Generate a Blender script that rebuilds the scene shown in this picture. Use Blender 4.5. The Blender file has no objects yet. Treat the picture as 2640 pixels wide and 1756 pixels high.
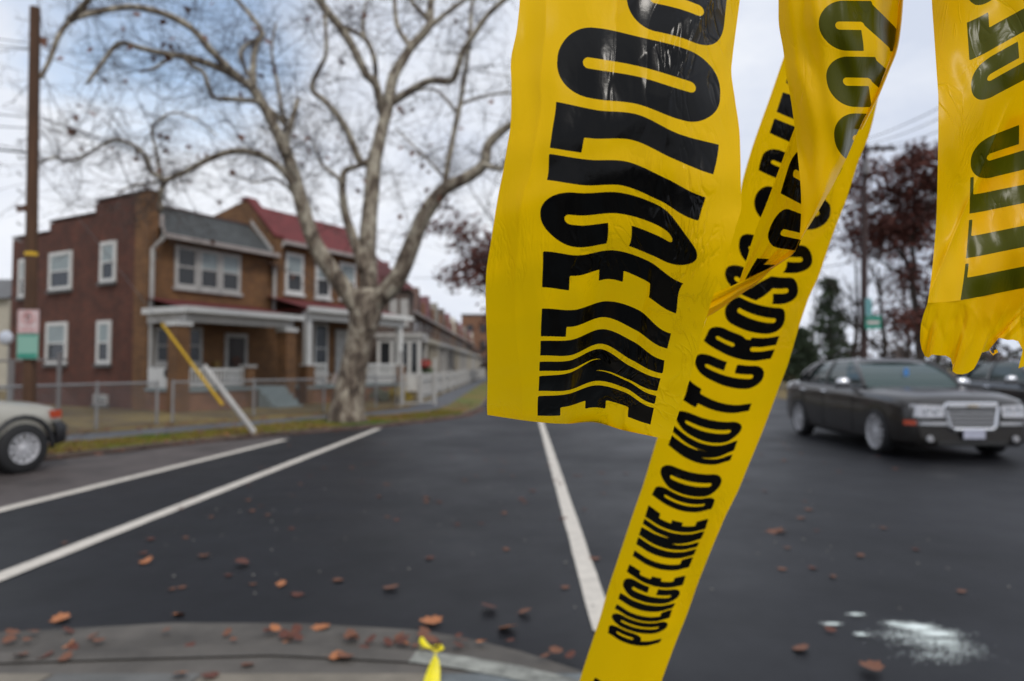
import bpy, math, random
import numpy as np
from mathutils import Vector, Matrix
random.seed(7); rnd = random.random
def R(a, b): return a + (b - a) * rnd()
col = bpy.context.scene.collection
# ---------------------------------------------------------------- camera, sky, sun, exposure
F = 1760.0; PITCH = math.radians(2.15); CH = 1.4; K = 1.12
sc = bpy.context.scene
cam = bpy.data.cameras.new('camera'); camo = bpy.data.objects.new('camera', cam); col.objects.link(camo)
cam.lens = 24.0; cam.sensor_width = 36.0; cam.clip_start = 0.02; cam.clip_end = 2000
camo.location = (0, 0, CH); camo.rotation_euler = (math.radians(90) + PITCH, 0, 0)
cam.dof.use_dof = True; cam.dof.focus_distance = 0.27; cam.dof.aperture_fstop = 10.0; cam.dof.aperture_blades = 7
sc.camera = camo
sc.view_settings.view_transform = 'Standard'; sc.view_settings.look = 'None'
sc.view_settings.exposure = 0.0; sc.view_settings.gamma = 1.0
sc.cycles.use_denoising = True; sc.cycles.max_bounces = 8; sc.cycles.transparent_max_bounces = 16
SUN_EL, SUN_ROT = math.radians(47), math.radians(150)
w = bpy.data.worlds.new('World'); sc.world = w; w.use_nodes = True
nt = w.node_tree; nt.nodes.clear()
def N(t, kind, **kw):
    n = t.nodes.new(kind)
    for k, v in kw.items():
        if k in ('blend_type', 'operation', 'data_type', 'sky_type', 'sun_disc', 'sun_elevation', 'sun_rotation', 'attribute_name', 'noise_dimensions', 'feature', 'interpolation_type', 'air_density', 'dust_density', 'vector_type', 'musgrave_type', 'offset', 'clamp'):
            setattr(n, k, v)
        else: n.inputs[k].default_value = v
    return n
out = N(nt, 'ShaderNodeOutputWorld'); bg = N(nt, 'ShaderNodeBackground'); bg.inputs['Strength'].default_value = 0.1
sky = N(nt, 'ShaderNodeTexSky', sky_type='NISHITA', sun_disc=False, sun_elevation=SUN_EL, sun_rotation=SUN_ROT)
tc = N(nt, 'ShaderNodeTexCoord'); mp = N(nt, 'ShaderNodeMapping'); mp.inputs['Scale'].default_value = (1, 1, 2.2); mp.inputs['Location'].default_value = (0.35, 0.0, 0.1)
nz = N(nt, 'ShaderNodeTexNoise', Scale=2.6, Detail=9.0, Roughness=0.55, Distortion=0.25)
nz2 = N(nt, 'ShaderNodeTexNoise', Scale=1.7, Detail=7.0, Roughness=0.6)
mr = N(nt, 'ShaderNodeMapRange'); mr.inputs[1].default_value = 0.36; mr.inputs[2].default_value = 0.50
cr = N(nt, 'ShaderNodeValToRGB'); cr.color_ramp.elements[0].position = 0.38; cr.color_ramp.elements[0].color = (6.7, 7.3, 8.6, 1)
cr.color_ramp.elements[1].position = 0.62; cr.color_ramp.elements[1].color = (9.2, 9.5, 10.1, 1)
# a thinner patch of cloud where the blue shows (a world direction, upper left of the view)
vd = N(nt, 'ShaderNodeVectorMath', operation='DOT_PRODUCT'); vd.inputs[1].default_value = Vector((-0.47, 0.95, 0.46)).normalized()
mr2 = N(nt, 'ShaderNodeMapRange'); mr2.inputs[1].default_value = 0.955; mr2.inputs[2].default_value = 0.999; mr2.inputs[3].default_value = 1.0; mr2.inputs[4].default_value = 0.45
md = N(nt, 'ShaderNodeMath', operation='MULTIPLY'); ad = N(nt, 'ShaderNodeMath', operation='ADD'); ad.inputs[1].default_value = 0.27; ad.use_clamp = True
skm = N(nt, 'ShaderNodeMix', data_type='RGBA', blend_type='MULTIPLY'); skm.inputs[0].default_value = 1.0; skm.inputs[7].default_value = (2.6, 2.3, 2.0, 1)
mx = N(nt, 'ShaderNodeMix', data_type='RGBA')
L = nt.links.new
L(tc.outputs['Generated'], mp.inputs['Vector']); L(mp.outputs[0], nz.inputs['Vector']); L(mp.outputs[0], nz2.inputs['Vector'])
L(tc.outputs['Generated'], vd.inputs[0]); L(vd.outputs['Value'], mr2.inputs[0])
L(nz.outputs[0], ad.inputs[0]); L(ad.outputs[0], md.inputs[0]); L(mr2.outputs[0], md.inputs[1]); L(md.outputs[0], mr.inputs[0])
L(nz2.outputs[0], cr.inputs[0]); L(sky.outputs[0], skm.inputs[6])
L(mr.outputs[0], mx.inputs[0]); L(skm.outputs[2], mx.inputs[6]); L(cr.outputs[0], mx.inputs[7]); L(mx.outputs[2], bg.inputs['Color']); L(bg.outputs[0], out.inputs[0])
sl = bpy.data.lights.new('sun', 'SUN'); sl.energy = 1.5; sl.angle = math.radians(12); sl.color = (1, 0.95, 0.88)
so = bpy.data.objects.new('sun', sl); col.objects.link(so)
sdir = Vector((math.sin(SUN_ROT) * math.cos(SUN_EL), math.cos(SUN_ROT) * math.cos(SUN_EL), math.sin(SUN_EL)))
so.rotation_euler = sdir.to_track_quat('Z', 'Y').to_euler(); so.location = sdir * 50

# ---------------------------------------------------------------- view rays turned into places
def ray(dx, dy):
    x = (dx * K - 1320) / F; z = (878 - dy * K) / F
    return x, math.cos(PITCH) - z * math.sin(PITCH), math.sin(PITCH) + z * math.cos(PITCH)
def W(dx, dy, Y):
    x, y, z = ray(dx, dy); k = Y / y
    return Vector((x * k, Y, CH + z * k))
def G(dx, dy, z0=0.0):
    x, y, z = ray(dx, dy); k = (z0 - CH) / z
    return Vector((x * k, y * k, z0))
def S3(sx, sy, d):
    x = (sx - 1320) / F; z = (878 - sy) / F
    return Vector((x * d, (math.cos(PITCH) - z * math.sin(PITCH)) * d, CH + (math.sin(PITCH) + z * math.cos(PITCH)) * d))

# ---------------------------------------------------------------- materials
MATS = {}
def mat(name, c, rough=0.7, metal=0.0, spec=0.5, var=0.0, vscale=3.0, c2=None, bump=0.0, bscale=60.0, coat=0.0, trans=0.0, emit=0, stretch=None, c3=None):
    if name in MATS: return MATS[name]
    m = bpy.data.materials.new(name); m.use_nodes = True; t = m.node_tree; b = t.nodes['Principled BSDF']
    b.inputs['Base Color'].default_value = (*c, 1); b.inputs['Roughness'].default_value = rough; b.inputs['Metallic'].default_value = metal
    b.inputs['Specular IOR Level'].default_value = spec; b.inputs['Coat Weight'].default_value = coat; b.inputs['Coat Roughness'].default_value = 0.08
    tcn = N(t, 'ShaderNodeTexCoord'); src = tcn.outputs['Object']
    if stretch:
        mpn = N(t, 'ShaderNodeMapping'); mpn.inputs['Scale'].default_value = stretch; t.links.new(src, mpn.inputs[0]); src = mpn.outputs[0]
    if var or c2:
        n = N(t, 'ShaderNodeTexNoise', Scale=vscale, Detail=8.0, Roughness=0.62); t.links.new(src, n.inputs['Vector'])
        r = N(t, 'ShaderNodeValToRGB'); r.color_ramp.elements[0].position = 0.35; r.color_ramp.elements[1].position = 0.65
        k0 = tuple(x * (1 - var) for x in c); k1 = c2 if c2 else tuple(min(1, x * (1 + var)) for x in c)
        r.color_ramp.elements[0].color = (*k0, 1); r.color_ramp.elements[1].color = (*k1, 1)
        if c3:
            e = r.color_ramp.elements.new(0.72); e.color = (*c3, 1)
        t.links.new(n.outputs[0], r.inputs[0]); t.links.new(r.outputs[0], b.inputs['Base Color'])
    if bump:
        n = N(t, 'ShaderNodeTexNoise', Scale=bscale, Detail=5.0); t.links.new(src, n.inputs['Vector'])
        bp = N(t, 'ShaderNodeBump', Strength=bump); t.links.new(n.outputs[0], bp.inputs['Height']); t.links.new(bp.outputs[0], b.inputs['Normal'])
    if trans: b.inputs['Transmission Weight'].default_value = trans
    MATS[name] = m; return m
def brick(name, ca, cb, mortar, rot=0.0):
    m = bpy.data.materials.new(name); m.use_nodes = True; t = m.node_tree; b = t.nodes['Principled BSDF']; b.inputs['Roughness'].default_value = 0.85
    tcn = N(t, 'ShaderNodeTexCoord'); sp = N(t, 'ShaderNodeSeparateXYZ'); cb_ = N(t, 'ShaderNodeCombineXYZ'); a = N(t, 'ShaderNodeMath', operation='ADD')
    t.links.new(tcn.outputs['Object'], sp.inputs[0]); t.links.new(sp.outputs[0], a.inputs[0]); t.links.new(sp.outputs[1], a.inputs[1])
    t.links.new(a.outputs[0], cb_.inputs[0]); t.links.new(sp.outputs[2], cb_.inputs[1])
    br = N(t, 'ShaderNodeTexBrick', Scale=1.0); br.inputs['Brick Width'].default_value = 0.22; br.inputs['Row Height'].default_value = 0.075; br.inputs['Mortar Size'].default_value = 0.008
    br.inputs['Color1'].default_value = (*ca, 1); br.inputs['Color2'].default_value = (*cb, 1); br.inputs['Mortar'].default_value = (*mortar, 1)
    t.links.new(cb_.outputs[0], br.inputs['Vector'])
    n = N(t, 'ShaderNodeTexNoise', Scale=1.6, Detail=8.0, Roughness=0.7); t.links.new(tcn.outputs['Object'], n.inputs['Vector'])
    r = N(t, 'ShaderNodeValToRGB'); r.color_ramp.elements[0].position = 0.33; r.color_ramp.elements[0].color = (0.60, 0.60, 0.62, 1); r.color_ramp.elements[1].position = 0.7; r.color_ramp.elements[1].color = (1.25, 1.2, 1.15, 1)
    x = N(t, 'ShaderNodeMix', data_type='RGBA', blend_type='MULTIPLY'); x.inputs[0].default_value = 1.0
    t.links.new(n.outputs[0], r.inputs[0]); t.links.new(br.outputs[0], x.inputs[6]); t.links.new(r.outputs[0], x.inputs[7]); t.links.new(x.outputs[2], b.inputs['Base Color'])
    MATS[name] = m; return m
red_brick = brick('red_brick', (0.125, 0.036, 0.021), (0.085, 0.028, 0.018), (0.085, 0.052, 0.038))
tan_brick = brick('tan_brick', (0.225, 0.108, 0.038), (0.16, 0.075, 0.029), (0.14, 0.09, 0.055))
brown_brick = brick('brown_brick', (0.25, 0.115, 0.06), (0.20, 0.095, 0.05), (0.2, 0.14, 0.1))
grey_brick = brick('grey_brown_brick', (0.14, 0.10, 0.08), (0.11, 0.08, 0.065), (0.12, 0.1, 0.09))
asphalt = mat('asphalt', (0.0075, 0.0079, 0.0102), 0.5, spec=0.26, var=0.28, vscale=1.3, bump=0.8, bscale=170)
def asphalt_detail():
    t = asphalt.node_tree; b = t.nodes['Principled BSDF']
    g = N(t, 'ShaderNodeTexCoord'); n = N(t, 'ShaderNodeTexNoise', Scale=0.55, Detail=6.0, Roughness=0.65)
    r = N(t, 'ShaderNodeMapRange'); r.inputs[1].default_value = 0.35; r.inputs[2].default_value = 0.68; r.inputs[3].default_value = 0.46; r.inputs[4].default_value = 0.62
    t.links.new(g.outputs['Object'], n.inputs['Vector']); t.links.new(n.outputs[0], r.inputs[0]); t.links.new(r.outputs[0], b.inputs['Roughness'])
asphalt_detail()
old_asphalt = mat('old_asphalt', (0.068, 0.056, 0.053), 0.7, var=0.35, vscale=1.5, bump=0.4, bscale=160)
concrete = mat('concrete', (0.078, 0.070, 0.061), 0.8, var=0.35, vscale=2.2, bump=0.3, bscale=90)
slab_a = mat('slab_light', (0.18, 0.158, 0.125), 0.8, var=0.28, vscale=3.0, bump=0.35, bscale=90)
slab_b = mat('slab_grey', (0.105, 0.105, 0.10), 0.8, var=0.28, vscale=3.0, bump=0.35, bscale=90)
slab_c = mat('slab_blue', (0.115, 0.13, 0.135), 0.75, var=0.4, vscale=4.0, bump=0.35, bscale=90)
granite = mat('granite', (0.22, 0.225, 0.20), 0.75, var=0.45, vscale=9.0, bump=0.5, bscale=50)
walk = mat('far_sidewalk', (0.085, 0.09, 0.10), 0.8, var=0.2, vscale=1.5)
grass = mat('grass', (0.07, 0.13, 0.006), 0.95, c2=(0.20, 0.11, 0.025), vscale=0.45, var=0.2, bump=0.8, bscale=40, c3=(0.13, 0.06, 0.02))
yard = mat('yard_grass', (0.11, 0.07, 0.035), 0.95, c2=(0.21, 0.155, 0.045), vscale=0.9, var=0.35, bump=0.8, bscale=40, c3=(0.10, 0.045, 0.03))
litter = mat('leaf_litter', (0.07, 0.035, 0.025), 0.9, c2=(0.13, 0.06, 0.035), vscale=14, var=0.4, bump=0.8, bscale=60)
paint_line = mat('road_paint', (0.55, 0.51, 0.45), 0.7, var=0.12, vscale=9)
white = mat('white_paint', (0.62, 0.62, 0.60), 0.5, var=0.06, vscale=5)
white_d = mat('weathered_white', (0.42, 0.41, 0.39), 0.6, var=0.12, vscale=4)
gutter_m = mat('gutter_paint', (0.34, 0.30, 0.28), 0.5, var=0.1, vscale=3)
greyroof = mat('grey_shingle', (0.052, 0.057, 0.058), 0.85, var=0.25, vscale=5, bump=0.4, bscale=25)
redroof = mat('red_shingle', (0.13, 0.018, 0.018), 0.75, var=0.2, vscale=4, bump=0.4, bscale=25)
mixroof = mat('mixed_roof', (0.10, 0.05, 0.055), 0.8, c2=(0.20, 0.18, 0.15), vscale=0.5)
slate = mat('slate', (0.10, 0.10, 0.10), 0.7, var=0.2)
glass = mat('window_glass', (0.025, 0.028, 0.032), 0.1, spec=0.42)
blind = mat('window_blind', (0.27, 0.32, 0.33), 0.5, var=0.1, vscale=2)
dark = mat('dark_void', (0.012, 0.012, 0.012), 0.9)
bluegrey = mat('painted_concrete', (0.24, 0.29, 0.29), 0.7, var=0.12)
wood_pole = mat('pole_wood', (0.075, 0.036, 0.018), 0.85, var=0.35, vscale=2.5, stretch=(9, 9, 0.6), bump=0.5, bscale=14)
galv = mat('galvanised', (0.30, 0.30, 0.30), 0.45, metal=0.6, var=0.1)
galv2 = mat('galvanised_mesh', (0.20, 0.19, 0.19), 0.5, metal=0.4)
yellow_pl = mat('yellow_plastic', (0.62, 0.38, 0.01), 0.5, var=0.08)
rubber = mat('rubber', (0.012, 0.012, 0.013), 0.75)
chrome = mat('chrome', (0.72, 0.73, 0.76), 0.22, metal=0.8)
alloy = mat('alloy', (0.50, 0.50, 0.52), 0.4, metal=0.1)
lamp_g = mat('headlamp_glass', (0.46, 0.46, 0.48), 0.12, metal=0.5, spec=0.9)
carpaint = mat('dark_grey_paint', (0.024, 0.021, 0.019), 0.32, metal=0.3, coat=0.7)
carpaint2 = mat('black_paint', (0.008, 0.009, 0.012), 0.25, metal=0.2, coat=1.0)
silver_p = mat('beige_paint', (0.42, 0.40, 0.34), 0.3, metal=0.35, coat=0.8)
carglass = mat('car_glass', (0.030, 0.055, 0.052), 0.07, spec=0.75)
black_pl = mat('black_plastic', (0.018, 0.018, 0.02), 0.5)
orange = mat('orange_lens', (0.40, 0.055, 0.02), 0.25)
plate = mat('plate_white', (0.42, 0.43, 0.52), 0.4, var=0.12, vscale=20)
green_s = mat('sign_green', (0.02, 0.24, 0.17), 0.4)
green_l = mat('sign_pale_green', (0.22, 0.42, 0.34), 0.45)
sign_w = mat('sign_white', (0.60, 0.50, 0.50), 0.45)
sign_r = mat('sign_red', (0.50, 0.16, 0.15), 0.45)
blk = mat('sign_black', (0.02, 0.02, 0.02), 0.5)
leaf_b = mat('leaf_brown', (0.15, 0.058, 0.030), 0.7, var=0.35, vscale=30)
leaf_d = mat('leaf_dark', (0.10, 0.032, 0.020), 0.8, var=0.3, vscale=30)
leaf_o = mat('leaf_orange', (0.36, 0.13, 0.045), 0.6, var=0.25, vscale=30)
leaf_tree = mat('dry_foliage', (0.095, 0.028, 0.019), 0.85, var=0.3, vscale=1)
ever = mat('evergreen_foliage', (0.055, 0.08, 0.04), 0.85, var=0.45, vscale=0.8)
bush_m = mat('bush_leaves', (0.05, 0.10, 0.02), 0.8, var=0.5, vscale=5)
ybush = mat('yellow_bush', (0.38, 0.28, 0.03), 0.8, var=0.5, vscale=5)
darkbush = mat('dark_shrub', (0.022, 0.028, 0.014), 0.85, var=0.4, vscale=4)
twig_m = mat('twig_bark', (0.06, 0.047, 0.042), 0.85)
bark2 = mat('dark_bark', (0.045, 0.034, 0.03), 0.9, var=0.3, vscale=3)
cream = mat('cream_siding', (0.42, 0.39, 0.32), 0.7, var=0.08)
pumpk = mat('pumpkin_skin', (0.62, 0.12, 0.02), 0.5, var=0.1)
powder_m = None
def bark_mat():
    m = bpy.data.materials.new('sycamore_bark'); m.use_nodes = True; t = m.node_tree; b = t.nodes['Principled BSDF']; b.inputs['Roughness'].default_value = 0.85
    g = N(t, 'ShaderNodeTexCoord'); mpn = N(t, 'ShaderNodeMapping'); mpn.inputs['Scale'].default_value = (1, 1, 0.55)
    n = N(t, 'ShaderNodeTexNoise', Scale=4.5, Detail=7.0, Roughness=0.68, Distortion=0.5)
    r = N(t, 'ShaderNodeValToRGB'); e = r.color_ramp.elements
    e[0].position = 0.38; e[0].color = (0.045, 0.032, 0.023, 1); e[1].position = 0.64; e[1].color = (0.42, 0.38, 0.30, 1)
    x = e.new(0.47); x.color = (0.12, 0.09, 0.066, 1); x = e.new(0.54); x.color = (0.22, 0.185, 0.14, 1)
    # the smooth pale bark starts above the fork, flaky brown bark below
    sp = N(t, 'ShaderNodeSeparateXYZ'); mr = N(t, 'ShaderNodeMapRange'); mr.inputs[1].default_value = 1.5; mr.inputs[2].default_value = 6.0; mr.inputs[3].default_value = -0.02; mr.inputs[4].default_value = 0.06
    ad = N(t, 'ShaderNodeMath', operation='ADD')
    t.links.new(g.outputs['Object'], mpn.inputs[0]); t.links.new(mpn.outputs[0], n.inputs['Vector']); t.links.new(g.outputs['Object'], sp.inputs[0]); t.links.new(sp.outputs[2], mr.inputs[0])
    t.links.new(n.outputs[0], ad.inputs[0]); t.links.new(mr.outputs[0], ad.inputs[1]); t.links.new(ad.outputs[0], r.inputs[0]); t.links.new(r.outputs[0], b.inputs['Base Color'])
    n2 = N(t, 'ShaderNodeTexNoise', Scale=14.0, Detail=6.0); bp = N(t, 'ShaderNodeBump', Strength=0.6); t.links.new(mpn.outputs[0], n2.inputs['Vector']); t.links.new(n2.outputs[0], bp.inputs['Height']); t.links.new(bp.outputs[0], b.inputs['Normal'])
    return m
bark = bark_mat()
def film_mat():
    m = bpy.data.materials.new('printed_yellow_film'); m.use_nodes = True; t = m.node_tree; t.nodes.clear(); l = t.links.new
    o = N(t, 'ShaderNodeOutputMaterial'); at = N(t, 'ShaderNodeAttribute', attribute_name='ink'); lt = N(t, 'ShaderNodeMath', operation='LESS_THAN'); lt.inputs[1].default_value = 0.0
    l(at.outputs['Fac'], lt.inputs[0])
    g = N(t, 'ShaderNodeTexCoord'); n1 = N(t, 'ShaderNodeTexNoise', Scale=38.0, Detail=3.0, Distortion=1.2); n2 = N(t, 'ShaderNodeTexNoise', Scale=170.0, Detail=4.0, Roughness=0.6)
    mp_ = N(t, 'ShaderNodeMapping'); mp_.inputs['Scale'].default_value = (1.6, 1, 0.45); l(g.outputs['Object'], mp_.inputs[0]); l(mp_.outputs[0], n1.inputs['Vector']); l(g.outputs['Object'], n2.inputs['Vector'])
    vo = N(t, 'ShaderNodeTexVoronoi', feature='DISTANCE_TO_EDGE', Scale=30.0); dn = N(t, 'ShaderNodeMapRange'); dn.inputs[1].default_value = 0.0; dn.inputs[2].default_value = 0.10
    vm = N(t, 'ShaderNodeMapRange'); vm.inputs[1].default_value = 0.48; vm.inputs[2].default_value = 0.62; n3 = N(t, 'ShaderNodeTexNoise', Scale=14.0, Detail=2.0); vm.inputs[4].default_value = 0.5; b0 = N(t, 'ShaderNodeBump', Distance=0.0012)
    wv = N(t, 'ShaderNodeMix', data_type='RGBA'); wv.inputs[0].default_value = .12; l(g.outputs['Object'], wv.inputs[6]); l(n1.outputs['Color'], wv.inputs[7]); l(wv.outputs[2], vo.inputs['Vector']); l(g.outputs['Object'], n3.inputs['Vector'])
    l(vo.outputs['Distance'], dn.inputs[0]); l(n3.outputs[0], vm.inputs[0]); l(vm.outputs[0], b0.inputs['Strength']); l(dn.outputs[0], b0.inputs['Height'])
    b1 = N(t, 'ShaderNodeBump', Strength=0.22, Distance=0.003); l(b0.outputs[0], b1.inputs['Normal']); b2 = N(t, 'ShaderNodeBump', Strength=0.10, Distance=0.001)
    l(n1.outputs[0], b1.inputs['Height']); l(n2.outputs[0], b2.inputs['Height']); l(b1.outputs[0], b2.inputs['Normal'])
    ye = N(t, 'ShaderNodeBsdfPrincipled', Roughness=0.34); ye.inputs['Base Color'].default_value = (1.0, 0.585, 0.0, 1); ye.inputs['Specular IOR Level'].default_value = 0.16
    tr = N(t, 'ShaderNodeBsdfTranslucent'); tr.inputs['Color'].default_value = (0.97, 0.68, 0.0, 1)
    mx = N(t, 'ShaderNodeMixShader'); mx.inputs[0].default_value = 0.46
    bk = N(t, 'ShaderNodeBsdfPrincipled', Roughness=0.2); bk.inputs['Base Color'].default_value = (0.002, 0.002, 0.002, 1); bk.inputs['Specular IOR Level'].default_value = 0.17
    ol = N(t, 'ShaderNodeBsdfPrincipled', Roughness=0.28); ol.inputs['Base Color'].default_value = (0.062, 0.066, 0.0, 1); ol.inputs['Specular IOR Level'].default_value = 0.13
    ge = N(t, 'ShaderNodeNewGeometry'); mb = N(t, 'ShaderNodeMixShader'); fin = N(t, 'ShaderNodeMixShader')
    for s in (ye, tr, bk, ol): l(b2.outputs[0], s.inputs['Normal'])
    l(ye.outputs[0], mx.inputs[1]); l(tr.outputs[0], mx.inputs[2])
    l(ge.outputs['Backfacing'], mb.inputs[0]); l(bk.outputs[0], mb.inputs[1]); l(ol.outputs[0], mb.inputs[2])
    l(lt.outputs[0], fin.inputs[0]); l(mx.outputs[0], fin.inputs[1]); l(mb.outputs[0], fin.inputs[2]); l(fin.outputs[0], o.inputs[0])
    return m
film = film_mat()

# ---------------------------------------------------------------- mesh helpers
class MB:
    def __init__(s): s.v = []; s.f = []; s.m = []
    def poly(s, pts, m=0):
        n = len(s.v); s.v += [tuple(p) for p in pts]; s.f.append(tuple(range(n, n + len(pts)))); s.m.append(m)
    def box(s, x0, x1, y0, y1, z0, z1, m=0):
        n = len(s.v)
        s.v += [(x, y, z) for z in (z0, z1) for x, y in ((x0, y0), (x1, y0), (x1, y1), (x0, y1))]
        for f in ((3, 2, 1, 0), (4, 5, 6, 7), (0, 1, 5, 4), (1, 2, 6, 5), (2, 3, 7, 6), (3, 0, 4, 7)): s.f.append(tuple(n + i for i in f)); s.m.append(m)
    def prism(s, poly, z0, z1, m=0):
        n = len(s.v); k = len(poly)
        s.v += [(p[0], p[1], z0) for p in poly] + [(p[0], p[1], z1) for p in poly]
        s.f.append(tuple(n + i for i in range(k))[::-1]); s.m.append(m); s.f.append(tuple(n + k + i for i in range(k))); s.m.append(m)
        for i in range(k): j = (i + 1) % k; s.f.append((n + i, n + j, n + k + j, n + k + i)); s.m.append(m)
    def tube(s, pts, rad, n=8, m=0, cap=True):
        pts = [Vector(p) for p in pts]; k = len(pts)
        if not hasattr(rad, '__len__'): rad = [rad] * k
        b = len(s.v); up = None
        for i, p in enumerate(pts):
            d = (pts[min(i + 1, k - 1)] - pts[max(i - 1, 0)])
            if d.length < 1e-9: d = Vector((0, 0, 1))
            d.normalize()
            if up is None: up = d.orthogonal().normalized()
            else:
                up = up - d * up.dot(d)
                up = up.normalized() if up.length > 1e-6 else d.orthogonal().normalized()
            sd = d.cross(up)
            for j in range(n):
                a = 2 * math.pi * j / n; q = p + (up * math.cos(a) + sd * math.sin(a)) * rad[i]; s.v.append((q.x, q.y, q.z))
        for i in range(k - 1):
            for j in range(n):
                a = b + i * n + j; c = b + i * n + (j + 1) % n; s.f.append((a, c, c + n, a + n)); s.m.append(m)
        if cap and n > 2:
            s.f.append(tuple(b + j for j in range(n))[::-1]); s.m.append(m); s.f.append(tuple(b + (k - 1) * n + j for j in range(n))); s.m.append(m)
    def lathe(s, prof, n=32, axis='y', c=(0, 0, 0), m=0):
        b = len(s.v)
        for r_, h in prof:
            for j in range(n):
                a = 2 * math.pi * j / n; x, z = r_ * math.cos(a), r_ * math.sin(a)
                s.v.append((c[0] + x, c[1] + h, c[2] + z) if axis == 'y' else (c[0] + x, c[1] + z, c[2] + h))
        for i in range(len(prof) - 1):
            for j in range(n): a = b + i * n + j; d = b + i * n + (j + 1) % n; s.f.append((a, d, d + n, a + n)); s.m.append(m)
    def grid(s, rows, m=0, closed=False):
        b = len(s.v); k = len(rows[0])
        for r_ in rows: s.v += [tuple(p) for p in r_]
        for i in range(len(rows) - 1):
            for j in range(k if closed else k - 1): c = (j + 1) % k; s.f.append((b + i * k + j, b + i * k + c, b + (i + 1) * k + c, b + (i + 1) * k + j)); s.m.append(m)
    def build(s, name, mats, parent=None, smooth=False, loc=None):
        me = bpy.data.meshes.new(name); me.from_pydata(s.v, [], s.f)
        mats = mats if isinstance(mats, (list, tuple)) else [mats]
        for q in mats: me.materials.append(q)
        if len(mats) > 1: me.polygons.foreach_set('material_index', s.m)
        if smooth: me.polygons.foreach_set('use_smooth', [True] * len(s.f))
        me.update(); o = bpy.data.objects.new(name, me); col.objects.link(o)
        if parent: o.parent = parent
        if loc: o.location = loc
        return o
def tag(o, label=None, cat=None, group=None, kind=None):
    if label: o['label'] = label
    if cat: o['category'] = cat
    if group: o['group'] = group
    if kind: o['kind'] = kind
    return o
def empty(name, loc=(0, 0, 0), rz=0, label=None, cat=None, group=None):
    o = bpy.data.objects.new(name, None); col.objects.link(o); o.location = loc; o.rotation_euler = (0, 0, rz); o.empty_display_size = 0.2
    return tag(o, label, cat, group)
def bm_boxes(name, boxes, m, parent=None, **k):
    b = MB()
    for x in boxes: b.box(*x)
    return b.build(name, m, parent, **k)

# ---------------------------------------------------------------- ground, road, pavements (the setting)
def stru(o): return tag(o, kind='structure')
def sheet(name, pts, z, m, thick=None):
    b = MB()
    if thick: b.prism([(p[0], p[1]) for p in pts], z - thick, z)
    else: b.poly([(p[0], p[1], z) for p in pts])
    return stru(b.build(name, m))
def ccw(p):
    a = sum(p[i][0] * p[(i + 1) % len(p)][1] - p[(i + 1) % len(p)][0] * p[i][1] for i in range(len(p)))
    return p if a > 0 else p[::-1]
sheet('ground', [(-700, -200), (700, -200), (700, 1200), (-700, 1200)], -0.02, yard)
kerbF = [(-10.4, 1.0), (-7.9, 8.3), (-6.98, 10.3), (-6.6, 11.0), (-5.85, 12.45), (-5.04, 13.56), (-4.1, 14.75), (-3.13, 15.9), (-2.15, 17.4), (-1.35, 19.2), (-1.0, 22.5), (-1.0, 40), (-1.3, 170)]
vergF = [(-11.9, 1.4), (-9.2, 8.6), (-7.6, 11.4), (-6.4, 13.2), (-5.65, 14.6), (-5.0, 16.0), (-4.2, 17.1), (-3.1, 18.1), (-2.3, 19.6), (-2.1, 22.5), (-2.2, 40), (-2.4, 170)]
yardF = [(-13, 1.6), (-10.1, 9.2), (-8.5, 12.4), (-7.4, 14.0), (-6.55, 15.2), (-5.6, 16.6), (-4.9, 17.8), (-3.9, 19.2), (-3.2, 20.8), (-3.1, 25.0), (-3.2, 40), (-3.4, 170)]
kerbR = [(11.5, 170), (10.5, 34), (12, 27), (17, 24), (70, 23)]
road = kerbF + kerbR + [(70, -30), (-14, -30)]
sheet('road', ccw(road), 0.0, asphalt)
def strip(A, B, name, z, m, thick):
    b = MB()
    n = min(len(A), len(B)); A = A[:n]; B = B[:n]
    lo = len(b.v); b.prism(ccw(A + B[::-1]), z - thick, z); o = b.build(name, m); return stru(o)
def offset_line(P, d):
    o = []
    for i, p in enumerate(P):
        a = P[max(i - 1, 0)]; c = P[min(i + 1, len(P) - 1)]; t = Vector((c[0] - a[0], c[1] - a[1])).normalized(); o.append((p[0] - t.y * d, p[1] + t.x * d))
    return o
kin = offset_line(kerbF, 0.11)
def strip_mesh(name, A, B, z, m, down):
    b = MB()
    b.grid([[(p[0], p[1], z) for p in A], [(p[0], p[1], z) for p in B]]); b.grid([[(p[0], p[1], z - down) for p in A], [(p[0], p[1], z) for p in A]])
    return stru(b.build(name, m))
strip_mesh('far_kerb', kerbF, kin, 0.06, mat('worn_kerb', (.10, .075, .062), .9, var=.4, vscale=3), 0.14)
def res(P, n=60):
    d = [0]
    for i in range(1, len(P)): d.append(d[-1] + math.hypot(P[i][0] - P[i - 1][0], P[i][1] - P[i - 1][1]))
    o = []
    for k in range(n):
        s = d[-1] * (k / (n - 1)) ** 1.0; i = max(j for j in range(len(d) - 1) if d[j] <= s + 1e-9); f = (s - d[i]) / (d[i + 1] - d[i])
        o.append((P[i][0] + (P[i + 1][0] - P[i][0]) * f, P[i][1] + (P[i + 1][1] - P[i][1]) * f))
    return o
def wid(P, y):
    for i in range(len(P) - 1):
        if P[i][1] <= y <= P[i + 1][1]: f = (y - P[i][1]) / (P[i + 1][1] - P[i][1]); return P[i][0] + (P[i + 1][0] - P[i][0]) * f
    return P[-1][0]
ys = [1.7 + i * 0.6 for i in range(64)] + [45, 60, 90, 130, 165]
def line_at(P): return [(wid(P, y), y) for y in ys]
def vz(x, y): return .058 + .06 * max(0, min(1, (wid(kin, y) - x) / (wid(kin, y) - wid(vergF, y))))
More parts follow.
